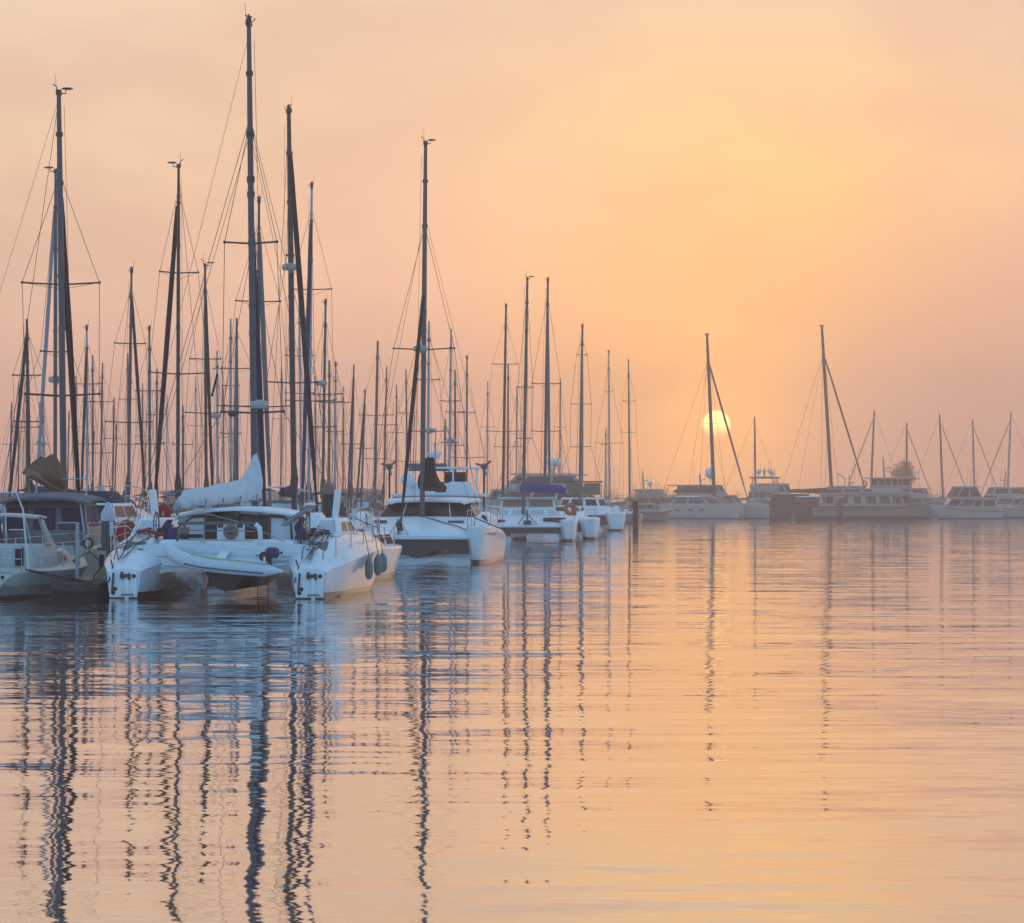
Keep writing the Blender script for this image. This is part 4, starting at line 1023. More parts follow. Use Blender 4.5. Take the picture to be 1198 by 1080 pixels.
def pile(label, px, Y, r, top, cap_h, m_, cap, sign=False, tail=-1.5):
    p = thing('mooring_pile', label, 'pile', (PX(px, Y), Y, 0))
    MB().lathe([(r, tail), (r, top)], (0, 0, 0), 18).build('shaft', m_, p)
    MB().lathe([(r * 1.06, top - .10), (r * 1.08, top + .08), (.02, top + .06 + cap_h)], (0, 0, 0), 18).build('cap', cap, p, smooth_=50)
    if sign:
        MB().box((r * .62, -r * .95, top - .32), (.11, .02, .40)).build('sign_plate', 'sign', p, bevel=.004)
    return p
pile('thick grey pile with a white cone cap beside the near catamaran', 126.5, 84.4, .19, 1.98, .36, 'concrete', 'pilecap', True)
pile('dark pile with a faded red cone cap behind the solar panel', 385, 104.6, .20, 2.75, .36, 'piledark', 'pinkcap')
pile('thin pile with a small white cap among the far left masts', 120, 134, .14, 2.7, .38, 'piledark', 'pilecap')
pile('dark pile with a yellow cap standing at the end of the row', 743.5, 262, .24, 2.55, .12, 'piledark', 'yellow')
pile('hazy grey pile at the distant pontoon', 983, 424, .42, 3.0, .1, 'concrete', 'alulight')

rb = thing('round_fender', 'big round red fender bag hung on the port rail of the near catamaran', 'fender', W(-3.60, 6.3, 1.56), R(-5))
MB().loft([[Vector((x * .27 * k, y, z * .36 * k)) for x, z in ((math.cos(t), math.sin(t)) for t in (2 * math.pi * i / 18 for i in range(18)))] for y, k in ((-.11, .86), (-.08, 1), (.08, 1), (.11, .86))]).build('bag', 'redc', rb)
MB().tube([(-.02, 0, .34), (.1, .03, .45), (.25, .05, .5)], .014, 5).build('lanyard', 'paleropes', rb)
rb = thing('horseshoe_buoy', 'orange red horseshoe buoy on the port rail ahead of the daggerboard', 'buoy', W(-2.95, 8.0, 2.08), R(-5))
MB().tube([(.12 * math.sin(t) * 1.05 + .0, 0, .18 * math.cos(t)) for t in [R(a) for a in range(-150, 151, 20)]], .09, 10).build('ring', 'redc', rb)

# pilothouse yacht: grey hardtop, purple window covers, brown tent of sail over its boom
def pilothouse():
    h = 2
    X0, Y0 = PX(76, 93), 92.2
    root = thing('sailing_yacht', 'pilothouse yacht with grey hardtop, purple window covers and brown sail heap on its boom', 'sailing yacht', (X0, Y0, 0), R(h))
    st = smooth_st([(-5.6, 1.35, .9, 1.15, .05), (-3, 1.62, 1.3, 1.10, .06), (0, 1.72, 1.45, 1.12, .07), (3, 1.3, .9, 1.25, .07), (5, .45, .2, 1.42, .05), (5.9, .05, .02, 1.5, .02)], 18)
    hull(root, st, 'softwhite')
    cb = [(-1.25, -4.2), (1.25, -4.2), (1.15, 1.2), (-1.15, 1.2)]; ct = [(-1.12, -4.1), (1.12, -4.1), (1.0, .4), (-1.0, .4)]
    MB().frustum(cb, 1.1, ct, 2.42).build('pilothouse', 'greyhull', root, bevel=.05)
    windows(root, cb, 1.1, ct, 2.42, 0, [(.04, .29), (.36, .63), (.70, .97)], 'purple', v=(.38, .86), off=.01)
    windows(root, cb, 1.1, ct, 2.42, 1, [(.05, .3), (.36, .62), (.68, .94)], 'purple', v=(.45, .9), off=.01)
    windows(root, cb, 1.1, ct, 2.42, 3, [(.05, .3), (.36, .62), (.68, .94)], 'purple', v=(.45, .9), off=.01)
    secs = []
    for y, z in ((-4.9, 2.42), (-4.0, 2.52), (-1, 2.58), (.9, 2.46)):
        up = [Vector((1.32 * x, y, z + .12 * (1 - x * x) - (.06 if abs(x) > .9 else 0))) for x in (-1, -.95, -.6, 0, .6, .95, 1)]
        secs.append(up + [p - Vector((0, 0, .07)) for p in reversed(up)])
    MB().loft(secs).build('hardtop', 'greyc', root, smooth_=30)
    for s in (-1, 1): rail(root, [(s * 1.25, -5.1, 1.15), (s * 1.05, -4.75, 2.45)], .03, 'hardtop_post', 'alulight')
    # dodger over the port quarter with purple screen, steel hoop
    arc = lambda y, k: [Vector((-1.62 + .62 * k * math.cos(t), y, 1.25 + 1.0 * k * min(1, 1.3 * math.sin(t)))) for t in (math.pi * i / 10 for i in range(11))]
    MB().loft([arc(-5.3, 1), arc(-4.4, .98)], False, False, closed=False).build('dodger', 'alulight', root)
    q = arc(-5.27, .93); MB().loft([[p for p in q], [p + Vector((0, .03, 0)) for p in q]]).build('dodger_screen', 'purple', root)
    rail(root, [(-2.3, -5.5, 1.15), (-2.24, -5.5, 2.2), (-2.0, -5.5, 2.42), (-1.2, -5.5, 2.42), (-.95, -5.5, 2.2), (-.9, -5.5, 1.15)], .026, 'hoop')
    stanchions(root, [(1.35, -5.5, 1.15), (1.6, -3.2, 1.12), (1.7, -.6, 1.14), (1.5, 2.2, 1.2), (.8, 4.2, 1.35)], .66)
    stanchions(root, [(-1.35, -5.5, 1.15), (-1.6, -3.2, 1.12), (-1.7, -.6, 1.14), (-1.5, 2.2, 1.2), (-.8, 4.2, 1.35)], .66)
    rail(root, [(-.9, -.3, 2.62), (-.9, -.3, 3.05), (1.1, -.5, 3.08), (1.15, -3.6, 3.05), (1.1, -3.6, 2.55)], .018, 'roof_rail')
    Yw = 93.0
    base = Vector((0, .8, 2.5)); topx = PX(74, Yw) - PX(77, Yw)
    rig(root, base, (topx - .1, .8, PZ(103, Yw)), .095, [(PZ(333, Yw), 1.15), (PZ(463, Yw), 1.1)], jib='black', bow=(0, 5.7, 1.5), stern=(-1.2, -5.5, 1.2), half=1.6, chain_z=1.1, windex=1, jibfrac=.78, capfrac=.8, jr=.10, wire=.009)
    MB().tube([(-.1, .8, PZ(105, Yw)), (-3.0, -3.0, 3.2), (-3.2, -4.6, 1.4)], .008, 4).build('topping_lift', 'wire', root)
    g, e = base + Vector((-.05, -.15, .22)), base + Vector((-.55, -4.2, .72))
    MB().tube([g, e], .12, 10).build('boom', 'tanc', root)
    secs = []
    for i in range(11):
        f = i / 10; p = g.lerp(e, .04 + .9 * f); hh = [.55, .92, 1.02, .92, .78, .80, .70, .56, .42, .30, .08][i]; w_ = [.18, .3, .34, .34, .32, .32, .28, .25, .2, .15, .06][i]
        ring = []
        for k in range(16):
            t = 2 * math.pi * k / 16; cz = (math.cos(t) + 1) / 2
            wob = 1 + .22 * mnoise.noise((f * 8, t * 1.6, 4))
            ring.append(p + Vector((w_ * math.sin(t) * wob * (1 - .75 * cz ** 1.3) - .25 * cz * f, 0, -.05 + hh * cz * (1 + .12 * mnoise.noise((f * 11, 3, k * .3))))))
        secs.append(ring)
    MB().loft(secs).build('sail_heap', 'brownc', root, smooth_=60)
    return root
pilothouse()

# ------------------------------------------------------------------ motor yachts
def motor_yacht(label, X, Y, heading, L, beam, free=1.5, m_='hull', levels=(), deck=None, arch=None, mast=None, flare=1.25, rails=True, bowrise=.5, domes=(), group=None, rings=(), drop=0):
    root = thing('motor_yacht', label, 'motor yacht', (X, Y, 0), R(heading), group)
    if drop:
        free -= drop; levels = [lv[:2] + (lv[2] - drop, lv[3] - drop) + lv[4:] for lv in levels]; domes = [(x, y, z - drop, r_) for x, y, z, r_ in domes]; rings = [(x, y, z - drop) for x, y, z in rings]
        if mast: mast = (mast[0], mast[1] - drop, mast[2] - drop)
        if arch: arch = (arch[0], arch[1] - drop, arch[2] - drop, arch[3])
    deck = deck or ('white' if Y < 300 else 'creamwhite')  # distant decks take the white with haze painted in
    b = beam / 2; l = L / 2
    st = smooth_st([(-l, b * .94, b * .84, free * .92, .03), (-l * .4, b, b * .88, free * .94, .04), (l * .2, b, b * .80, free * 1.04, .05), (l * .62, b * .82, b * .45, free + bowrise * .55, .05), (l * .9, b * .38, b * .12, free + bowrise * .9, .04), (l * 1.0, .06, .02, free + bowrise, .02)], 20)
    hull(root, st, m_, rake=.75)
    rnd = random.Random(int(abs(X * 7 + Y)))
    zt_ = max([lv[3] for lv in levels] or [free])
    for k in range(3): 
        ax, ay, ah = rnd.uniform(-.7, .7) * b, rnd.uniform(-.45, .05) * l, rnd.uniform(1.2, 3.4)
        MB().tube([(ax, ay, zt_ - .3), (ax + .1, ay - .25 * ah * .3, zt_ + ah)], .022, 4).build('whip_antenna', 'wire', root)
    for s in (-1, 1): MB().tube([(s * b * 1.0, -l * .97, free * .72), (s * b * 1.04, -l * .3, free * .76), (s * b * 1.02, l * .2, free * .84), (s * b * .8, l * .64, free + bowrise * .3)], .045, 5).build('rub_rail', 'rubber', root)
    for k in range(2):
        MB().box((rnd.uniform(-.4, .4) * b, rnd.uniform(-.8, -.4) * l, zt_ * .55 + rnd.uniform(.1, .5)), (rnd.uniform(.4, 1.1), rnd.uniform(.5, 1.4), rnd.uniform(.3, .7))).build('deck_locker', rnd.choice(['creamwhite', 'greyc', 'navyc']), root, bevel=.06)
    for lv in levels:
        y0, y1, z0, z1, k0, k1, rake_f, rake_a, spans, wm, over = lv[:11]
        vv = lv[11] if len(lv) > 11 else (.42, .88)
        fw = .72
        cb = [(-b * k0, y0), (b * k0, y0), (b * k0, y1 - .8), (b * k0 * fw, y1), (-b * k0 * fw, y1), (-b * k0, y1 - .8)]
        ct = [(-b * k1, y0 + rake_a), (b * k1, y0 + rake_a), (b * k1, y1 - .8 - rake_f), (b * k1 * fw, y1 - rake_f), (-b * k1 * fw, y1 - rake_f), (-b * k1, y1 - .8 - rake_f)]
        MB().frustum(cb, z0, ct, z1).build('deckhouse', deck, root, bevel=.06)
        if spans:
            for i in (1, 5):
                sp = spans if i == 1 else [(1 - u1, 1 - u0) for u0, u1 in spans]
                windows(root, cb, z0, ct, z1, i, sp, wm, v=vv, off=.015, t=.05)
            for i in (2, 4): windows(root, cb, z0, ct, z1, i, [(.06, .94)], wm, v=vv, off=.015, t=.05)
            windows(root, cb, z0, ct, z1, 3, [(.04, .32), (.36, .64), (.68, .96)], wm, v=vv, off=.015, t=.05)
            windows(root, cb, z0, ct, z1, 0, [(.08, .44), (.52, .92)], wm, v=(.1, .9), off=.015, t=.05)
        if over is not None:
            oa, of, ow = over
            a_, f_ = y0 + rake_a - oa, y1 - rake_f + of
            secs = []
            for x_ in (0,):
                up = []
            n = 7
            for yy, kk, dz in ((a_, .97, 0), (a_ + .3, 1, .02), (f_ - 1.2, 1, .03), (f_ - .3, .78, .02), (f_, .62, -.02)):
                up = [Vector(((b * k1 + ow) * kk * x, yy, z1 + .03 + dz + .07 * (1 - x * x))) for x in (-1, -.6, 0, .6, 1)]
                secs.append(up + [p - Vector((0, 0, .12)) for p in reversed(up)])
            MB().loft(secs).build('roof', deck, root, smooth_=30)
    if arch:
        ya, za, zb, ka = arch
        MB().loft([[Vector((x * b * ka, ya + dy * q, z)) for dy in (-.25, .25)] + [Vector((x * b * ka * .93, ya + dy * q, z - .0)) for dy in (.25, -.25)] for x, z, q in ((-1, za, 1.6), (-.9, lerp(za, zb, .8), 1.2), (-.78, zb, 1), (.78, zb, 1), (.9, lerp(za, zb, .8), 1.2), (1, za, 1.6))]).build('radar_arch', deck, root, bevel=.03)
    if mast:
        ym, z0, z1 = mast
        k = MB().tube([(0, ym, z0), (0, ym - .25, z1)], .16, 8, .07)
        k.box((0, ym - .15, lerp(z0, z1, .55)), (1.5, .12, .10)).box((0, ym - .05, lerp(z0, z1, .72)), (.9, .10, .08)).box((0, ym + .25, lerp(z0, z1, .5)), (.22, .9, .12), rx=R(14))
        k.tube([(.6, ym - .15, lerp(z0, z1, .55)), (.6, ym - .15, z1 + .5)], .03, 5).tube([(-.6, ym - .15, lerp(z0, z1, .55)), (-.6, ym - .15, z1 + .2)], .03, 5)
        k.build('signal_mast', deck, root)
    for x, y, z, r_ in domes:
        d = MB().ball((x, y, z + r_), r_, 12, 1.12).tube([(x, y, z - .45), (x, y, z + .1)], .09, 6).build('satellite_dome', 'white', root)
    if rails:
        for s in (-1, 1):
            pts = [(s * b * .98, -l * .1, free * 1.0), (s * b * .97, l * .2, free * 1.05), (s * b * .80, l * .6, free + bowrise * .55), (s * b * .5, l * .82, free + bowrise * .85), (s * b * .12, l * .97, free + bowrise)]
            stanchions(root, pts, .72, wire_r=.02, rails=(1, .5))
    for x, y, z in rings:
        MB().torus((x, y, z), .30, .10, 'X').build('life_ring', 'orange', root)
    return root

# flybridge boat directly behind the windscreen catamaran (stern towards us)
def flybridge():
    Y = 152; X = PX(512, 147)
    root = motor_yacht('white flybridge cruiser rising right behind the dark windscreen catamaran', X, Y, 1.5, 13, 4.7, 1.5, 'hull', [
        (-5.2, 3.6, 1.4, 2.72, .93, .88, .9, .0, [(.06, .3), (.35, .6), (.65, .92)], 'glass', (.9, .5, .22)),
        (-2.6, 1.6, 2.74, 3.30, .70, .62, .5, .0, None, 'glass', None)], domes=[(-1.55, -3.4, 3.12, .34)], rails=True)
    for x in (-1.55, -.5, .62, 1.75): MB().tube([(x, -2.4, 2.75), (x, -2.3, 4.0)], .05, 6).build('bridge_post', 'white', root)
    MB().box((.7, -1.2, 4.02), (2.5, 2.6, .09)).build('hardtop', 'white', root, bevel=.03)
    MB().box((.72, -2.2, 3.35), (1.0, .05, .95)).build('clear_screen', 'glass', root)
    MB().frustum(rect(-1.75, .4, -2.2, .6), 3.9, rect(-1.5, .3, -2.0, .4), 4.25).build('canopy', 'greyc', root, bevel=.03)
    MB().box((.95, -4.2, 3.05), (1.05, .7, .58)).build('bait_locker', 'white', root, bevel=.04)
    MB().box((.0, -4.2, 2.98), (.5, .5, .45)).build('helm_seat', 'black', root, bevel=.06)
    MB().tube([(-.25, -.4, 4.0), (-.25, -.4, 5.2)], .06, 6).box((-.25, -.4, 4.75), (.7, .2, .1)).box((-.25, -.5, 4.6), (.5, .4, .18)).tube([(-.25, -.4, 5.2), (-.25, -.4, 5.25)], .2, 8).build('signal_mast', 'white', root)
    for x in (-2.4, 2.05):
        MB().tube([(x, -5.4, 1.5), (x, -5.4, 3.95)], .05, 6).build('turbine_post', 'aludark', root)
        k = MB().ball((x, -5.5, 4.05), .16, 8)
        for a in range(3): k.box((x + .2 * math.cos(R(120 * a + 40)), -5.55, 4.05 + .2 * math.sin(R(120 * a + 40))), (.44, .03, .10), ry=-R(120 * a + 40))
        k.build('wind_turbine', 'greyc', root)
flybridge()

motor_yacht('white cruiser with navy canvas cover lying behind the pilothouse yacht', PX(112, 105), 105.0, -3, 9.5, 3.3, 1.75, 'hull', [
    (-4.2, 1.8, 1.7, 2.35, .86, .76, .8, .2, [(.1, .45), (.5, .9)], 'glass', None, (.3, .85)),
    (-3.8, -.2, 2.36, 2.75, .74, .62, .5, .2, None, 'glass', None)])
for o_ in COL.objects:
    if o_.name.startswith('deckhouse') and o_.parent and 'navy canvas' in o_.parent['label'] and max(v.co.z for v in o_.data.vertices) > 2.5:
        o_.name = 'canvas_cover'; o_.data.materials[0] = MT['navyc']

BOXES = []          # footprints already taken: (x0, x1, y0, y1)
def block(x0, x1, y0, y1): BOXES.append((x0, x1, y0, y1))
block(-10.8, -3.0, 76, 90); block(-10.6, -3.0, 89.5, 103); block(-4.6, 0.2, 119, 133); block(-15.6, -11.0, 85, 99); block(-15.0, -10.8, 99.5, 110.5)
block(-6.6, -.4, 145, 159); block(PX(602, 186) - 2.2, PX(680, 186), 185, 198); block(PX(640, 197) - 2.0, PX(705, 197), 196, 210); block(PX(675, 255) - 2.3, PX(740, 255), 254, 267.5)
block(-6.8, -5.5, 103.6, 105.6); block(PX(120, 134) - .4, PX(120, 134) + .4, 133.4, 134.6)

motor_yacht('large white yacht with long sloping superstructure beyond the blue sail cover', PX(606, 318), 318, 97, 17, 5.0, 1.9, 'hull', [
    (-6.5, 4.2, 1.9, 3.6, .9, .84, 1.9, .2, [(.05, .30), (.34, .6), (.64, .95)], 'dimglass', (1.5, .4, .1)),
    (-6.0, 1.6, 3.65, 5.1, .78, .68, 1.6, .3, [(.05, .45), (.5, .95)], 'dimglass', (1.2, .2, .1))], mast=(-3.6, 5.1, 6.4))
block(PX(606, 318) - 9, PX(606, 318) + 9, 314.5, 321.5)
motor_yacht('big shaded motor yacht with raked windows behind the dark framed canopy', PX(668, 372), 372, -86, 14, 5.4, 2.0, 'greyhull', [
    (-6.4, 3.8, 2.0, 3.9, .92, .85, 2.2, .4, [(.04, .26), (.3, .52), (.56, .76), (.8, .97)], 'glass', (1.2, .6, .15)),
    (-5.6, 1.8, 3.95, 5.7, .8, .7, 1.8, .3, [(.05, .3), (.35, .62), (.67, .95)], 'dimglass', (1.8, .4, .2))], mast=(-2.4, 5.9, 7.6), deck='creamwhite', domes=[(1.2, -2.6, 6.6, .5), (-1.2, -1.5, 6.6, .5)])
block(PX(668, 372) - 7.5, PX(668, 372) + 7.5, 368, 376)

# ------------------------------------------------------------------ the far pontoon
def far_cat(label, px, Y, h, m_, mastspec, dark=False):
    root = thing('catamaran', label, 'catamaran', (PX(px, Y), Y, 0), R(h))
    cl = 3.1
    st = smooth_st([(-8.6, .35, .32, .35, .02), (-7.4, .62, .5, 1.05, .04), (-5.5, .80, .6, 1.75, .06), (-1, .86, .64, 2.0, .06), (4, .74, .48, 2.08, .06), (7.3, .34, .18, 2.05, .04), (8.2, .06, .04, 1.98, .02)], 20)
    cat_hulls(root, st, cl, m_)
    for s in (-1, 1):
        for y in (-4.6, -2.6, -.2, 1.6): MB().box((s * (cl + .86), y, 1.25), (.06, .75, .22)).build('portlight', 'dimglass', root)
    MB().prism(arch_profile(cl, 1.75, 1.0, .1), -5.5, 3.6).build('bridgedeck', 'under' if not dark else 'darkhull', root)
    cb = [(-2.9, -5.2), (2.9, -5.2), (2.7, 2.2), (1.5, 3.8), (-1.5, 3.8), (-2.7, 2.2)]; ct = [(-2.4, -3.6), (2.4, -3.6), (2.2, .6), (1.2, 1.6), (-1.2, 1.6), (-2.2, .6)]
    dk = 'creamwhite' if not dark else 'darkbrown'
    MB().frustum(cb, 1.9, ct, 3.05).build('cabin', dk, root, bevel=.08)
    for i, sp in ((1, [(.06, .42), (.48, .94)]), (5, [(.06, .52), (.58, .94)]), (2, [(.05, .95)]), (4, [(.05, .95)]), (3, [(.04, .48), (.52, .96)])):
        windows(root, cb, 1.9, ct, 3.05, i, sp, 'dimglass', v=(.2, .9), off=.015, t=.05)
    MB().frustum([(x * 1.1, y * 1.05 - .4) for x, y in ct], 3.06, [(x * 1.0, y) for x, y in ct], 3.24).build('cabin_roof', 'white', root, bevel=.04)
    if dark:
        MB().frustum([(-2.9, -8.0), (2.9, -8.0), (2.9, -3.8), (-2.9, -3.8)], 1.5, [(-2.6, -7.4), (2.6, -7.4), (2.6, -3.8), (-2.6, -3.8)], 3.5).build('cockpit_enclosure', 'darkbrown', root, bevel=.08)
        MB().box((0, -5.4, 3.56), (5.6, 4.4, .10)).build('hardtop', 'white', root, bevel=.03)
        for s in (-1, 1): MB().frustum(rect(s * cl - .7, s * cl + .7, -3, 6), 2.02, rect(s * cl - .3, s * cl + .3, -2.5, 5.5), 2.7).build('deck_cover', 'darkbrown', root, bevel=.06)
    for s in (-1, 1): stanchions(root, [(s * (cl + .6), y, 2.0) for y in (-5, -2, 1, 4, 6)], .7, wire_r=.02)
    pxb, pxt, pyt, spr = mastspec
    c_, s_ = math.cos(R(h)), math.sin(R(h))
    base = Vector((0, 1.0, 3.1)); zt = PZ(pyt, Y)
    dxw = PX(pxt, Y) - PX(pxb, Y)
    top = Vector((dxw * c_, 1.0 - dxw * s_ * 1.0, zt))
    top = Vector((0, 1.0 - abs(dxw) / max(.3, abs(s_)), zt))
    rig(root, base, top, .20, spr, mastmat='aludark', jib='darkbrown', bow=(0, 7.0, 2.1), half=cl + .3, chain_z=2, windex=2, wire=.022, jr=.15, jibfrac=.84, radar=None, stern=None)
    for s in (-1, 1): MB().tube([base.lerp(top, .84), (s * (cl + .2), -6.5, 1.6)], .02, 4).build('running_backstay', 'wire', root)
    boom_and_cover(root, base + Vector((0, -.3, .55)), base + Vector((0, -7.2, .75)), 'darkbrown', hm=.95, he=.45, wid=.40, boom_mat='aludark')
    return root
far_cat('white sleek catamaran moored side on just below the sun', 829, 439, -90 - 40, 'softwhite', (834, 826, 390, [(PZ(496, 439), 1.6)]))
far_cat('dark tarpaulin covered catamaran right of the sun at the far pontoon', 966, 456, -90 - 30, 'darkhull', (973, 962, 380, [(PZ(492, 456), 1.7)]), True)
motor_yacht('hazy flybridge yacht with round dome behind the mast below the sun', PX(838, 480), 480, -84, 18, 5.2, 2.2, 'softwhite', [
    (-7, 4.4, 2.2, 3.9, .92, .86, 1.6, .3, [(.05, .3), (.35, .65), (.7, .95)], 'dimglass', (1.0, .5, .15)),
    (-6, 1.6, 3.95, 5.5, .8, .72, 1.0, .2, [(.05, .45), (.5, .95)], 'dimglass', (1.6, .4, .2))], domes=[(.4, -1.0, 6.6, .8)], mast=(-2.4, 5.5, 7.2), drop=.6)
motor_yacht('hazy sport fisher with bridge canopy and outriggers, bow towards us', PX(894, 470), 470, 172, 15, 5.4, 2.2, 'softwhite', [
    (-5, 3.6, 2.2, 3.9, .9, .82, 1.6, .2, [(.1, .5), (.55, .92)], 'dimglass', (1.0, .3, .12)),
    (-3.6, 1.4, 3.95, 4.9, .74, .82, .2, .2, None, 'dimglass', None),
    (-3.4, .6, 5.9, 6.1, .80, .80, .1, .1, None, 'dimglass', (.3, .3, .1))], arch=(-2.6, 4.8, 6.0, .8), mast=(-.6, 6.1, 7.6), domes=[(.9, -1.2, 6.6, .36), (-.9, -.8, 6.6, .36)])
TR = motor_yacht('long white trawler yacht with pilothouse and dark bow at the pontoon', PX(1030, 446), 446, -90 - 14, 19, 5.6, 2.2, 'tan', [
    (-8.6, 4.6, 2.3, 4.1, .9, .86, .5, .2, [(.05, .17), (.22, .34), (.42, .50), (.56, .68), (.72, .84), (.88, .97)], 'dimglass', (.6, 1.8, .3), (.25, .8)),
    (-5.4, 4.4, 4.2, 4.9, .84, .80, .3, .2, [(.05, .3), (.35, .5)], 'dimglass', None, (.3, .8)),
    (-1.2, 4.4, 4.9, 6.35, .72, .70, .2, .1, [(.04, .2), (.26, .42), (.47, .62), (.67, .82), (.86, .98)], 'dimglass', (1.0, 1.3, .5), (.3, .86))], mast=(.6, 6.4, 9.2), bowrise=1.2, drop=.6, rings=[(2.45, -1.9, 5.6), (2.75, -5.8, 2.9)])
motor_yacht('white flybridge cruiser with dark enclosed bridge right of the trawler', PX(1128, 434), 434, 90 + 8, 10.4, 3.9, 1.9, 'softwhite', [
    (-4.2, 2.6, 1.9, 3.3, .9, .84, 1.3, .1, [(.04, .34), (.40, .60), (.64, .96)], 'dimglass', (.5, 1.6, .25), (.25, .8)),
    (-2.2, 2.4, 3.35, 4.9, .84, .72, 1.0, .8, [(.04, .46), (.54, .96)], 'dimglass', (.5, .2, .12), (.12, .9))], bowrise=.55, drop=.45)
motor_yacht('faint white yacht at the right edge of the far pontoon', PX(1204, 462), 462, 88, 13, 4.6, 1.9, 'softwhite', [
    (-5.5, 3.2, 1.9, 3.5, .9, .84, 1.4, .1, [(.04, .34), (.40, .62), (.66, .96)], 'dimglass', (.6, 1.0, .2)),
    (-4, 1.6, 3.55, 4.9, .78, .7, .9, .6, [(.06, .46), (.54, .96)], 'dimglass', (.6, .2, .12))], mast=(-1.6, 4.9, 6.0), drop=.6)
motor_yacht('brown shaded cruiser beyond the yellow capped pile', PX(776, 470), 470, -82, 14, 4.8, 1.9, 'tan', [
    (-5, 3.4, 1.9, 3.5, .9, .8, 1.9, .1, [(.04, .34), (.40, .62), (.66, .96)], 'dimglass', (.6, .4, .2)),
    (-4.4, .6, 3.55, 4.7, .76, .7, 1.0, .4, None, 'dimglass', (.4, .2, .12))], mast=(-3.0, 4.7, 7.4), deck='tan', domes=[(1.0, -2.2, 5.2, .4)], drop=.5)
motor_yacht('small pale runabout with covered cockpit beyond the end of the row', PX(760, 392), 392, -60, 7.5, 2.7, 1.1, 'greyhull', [
    (-2.6, 1.4, 1.1, 2.1, .84, .72, .8, .1, [(.08, .5), (.56, .94)], 'dimglass', (.3, .2, .1))])
for i, (px, Y, h, L, lab) in enumerate([(1078, 478, -70, 14, 'faint yacht filling the gap behind the trawler bow'), (1010, 490, -95, 15, 'faint motor yacht behind the trawler stern'), (920, 494, -92, 15, 'faint motor yacht behind the dark catamaran'), (1160, 492, 86, 16, 'faint long motor yacht behind the white flybridge cruiser')]):
    motor_yacht(lab, PX(px, Y), Y, h, L, 4.6, 2.0, 'softwhite', [
        (-L * .38, L * .25, 2.0, 3.6, .9, .82, 1.5, .2, [(.05, .3), (.35, .62), (.67, .95)], 'dimglass', (.8, .4, .15)),
        (-L * .34, L * .08, 3.65, 5.0 + .4 * i % 1, .76, .68, 1.0, .3, [(.06, .46), (.54, .94)], 'dimglass', (.8, .3, .12))], mast=(-2, 5.0, 6.6 + i * .4), drop=.6)
MB().loft([[Vector((-1.1 + x * k, y, 4.1 + z * k)) for x, z in ((-.8, .5), (-.6, .05), (0, -.2), (.6, .05), (.8, .5), (0, .62))] for y, k in ((-7.8, .8), (-6.5, 1), (-5, .9), (-4.0, .2))]).build('tender', 'softwhite', TR)
MB().tube([(1.0, -5.0, 3.6), (1.0, -5.0, 5.8), (-.6, -6.2, 6.4)], .09, 6).build('crane', 'creamwhite', TR)
for y in (-7.5, -5.5, -3.5, -1.5, .5, 2.5):
    for s_ in (-1, 1): MB().tube([(s_ * 2.75, y, 1.6), (s_ * 2.75, y, 3.5)], .05, 5).build('deck_post', 'creamwhite', TR)
pt = thing('pontoon', 'long low pontoon in front of the dark catamaran and the trawler', 'pontoon', (PX(985, 420), 420, 0))
MB().box((0, 0, .38), (19.5, 2.4, .12)).build('deck', 'timber', pt)
MB().box((0, 0, .1), (19.2, 2.2, .44)).build('float', 'concrete', pt)
for px, lab in ((867, 'green buoy under the bow of the sleek catamaran'), (928, 'green buoy at the near edge of the pontoon')):
    g = thing('mooring_buoy', lab, 'buoy', (PX(px, 415), 415, 0))
    MB().ball((0, 0, .18), .34, 12).build('float', 'green', g); MB().tube([(0, 0, .4), (0, 0, .95)], .10, 8).build('post', 'green', g)

# ------------------------------------------------------------------ background yachts known by their masts
def place(px, Y0, L, beam, lo=0):
    for step in range(0, 120):
        Y = Y0 + step * 1.5
        X = PX(px, Y)
        bx = (X - beam / 2 - .15, X + beam / 2 + .15, Y - L / 2 - .6, Y + L / 2 + .6)
        if not any(bx[0] < b[1] and bx[1] > b[0] and bx[2] < b[3] and bx[3] > b[2] for b in BOXES):
            BOXES.append(bx); return X, Y
    raise RuntimeError('no berth')
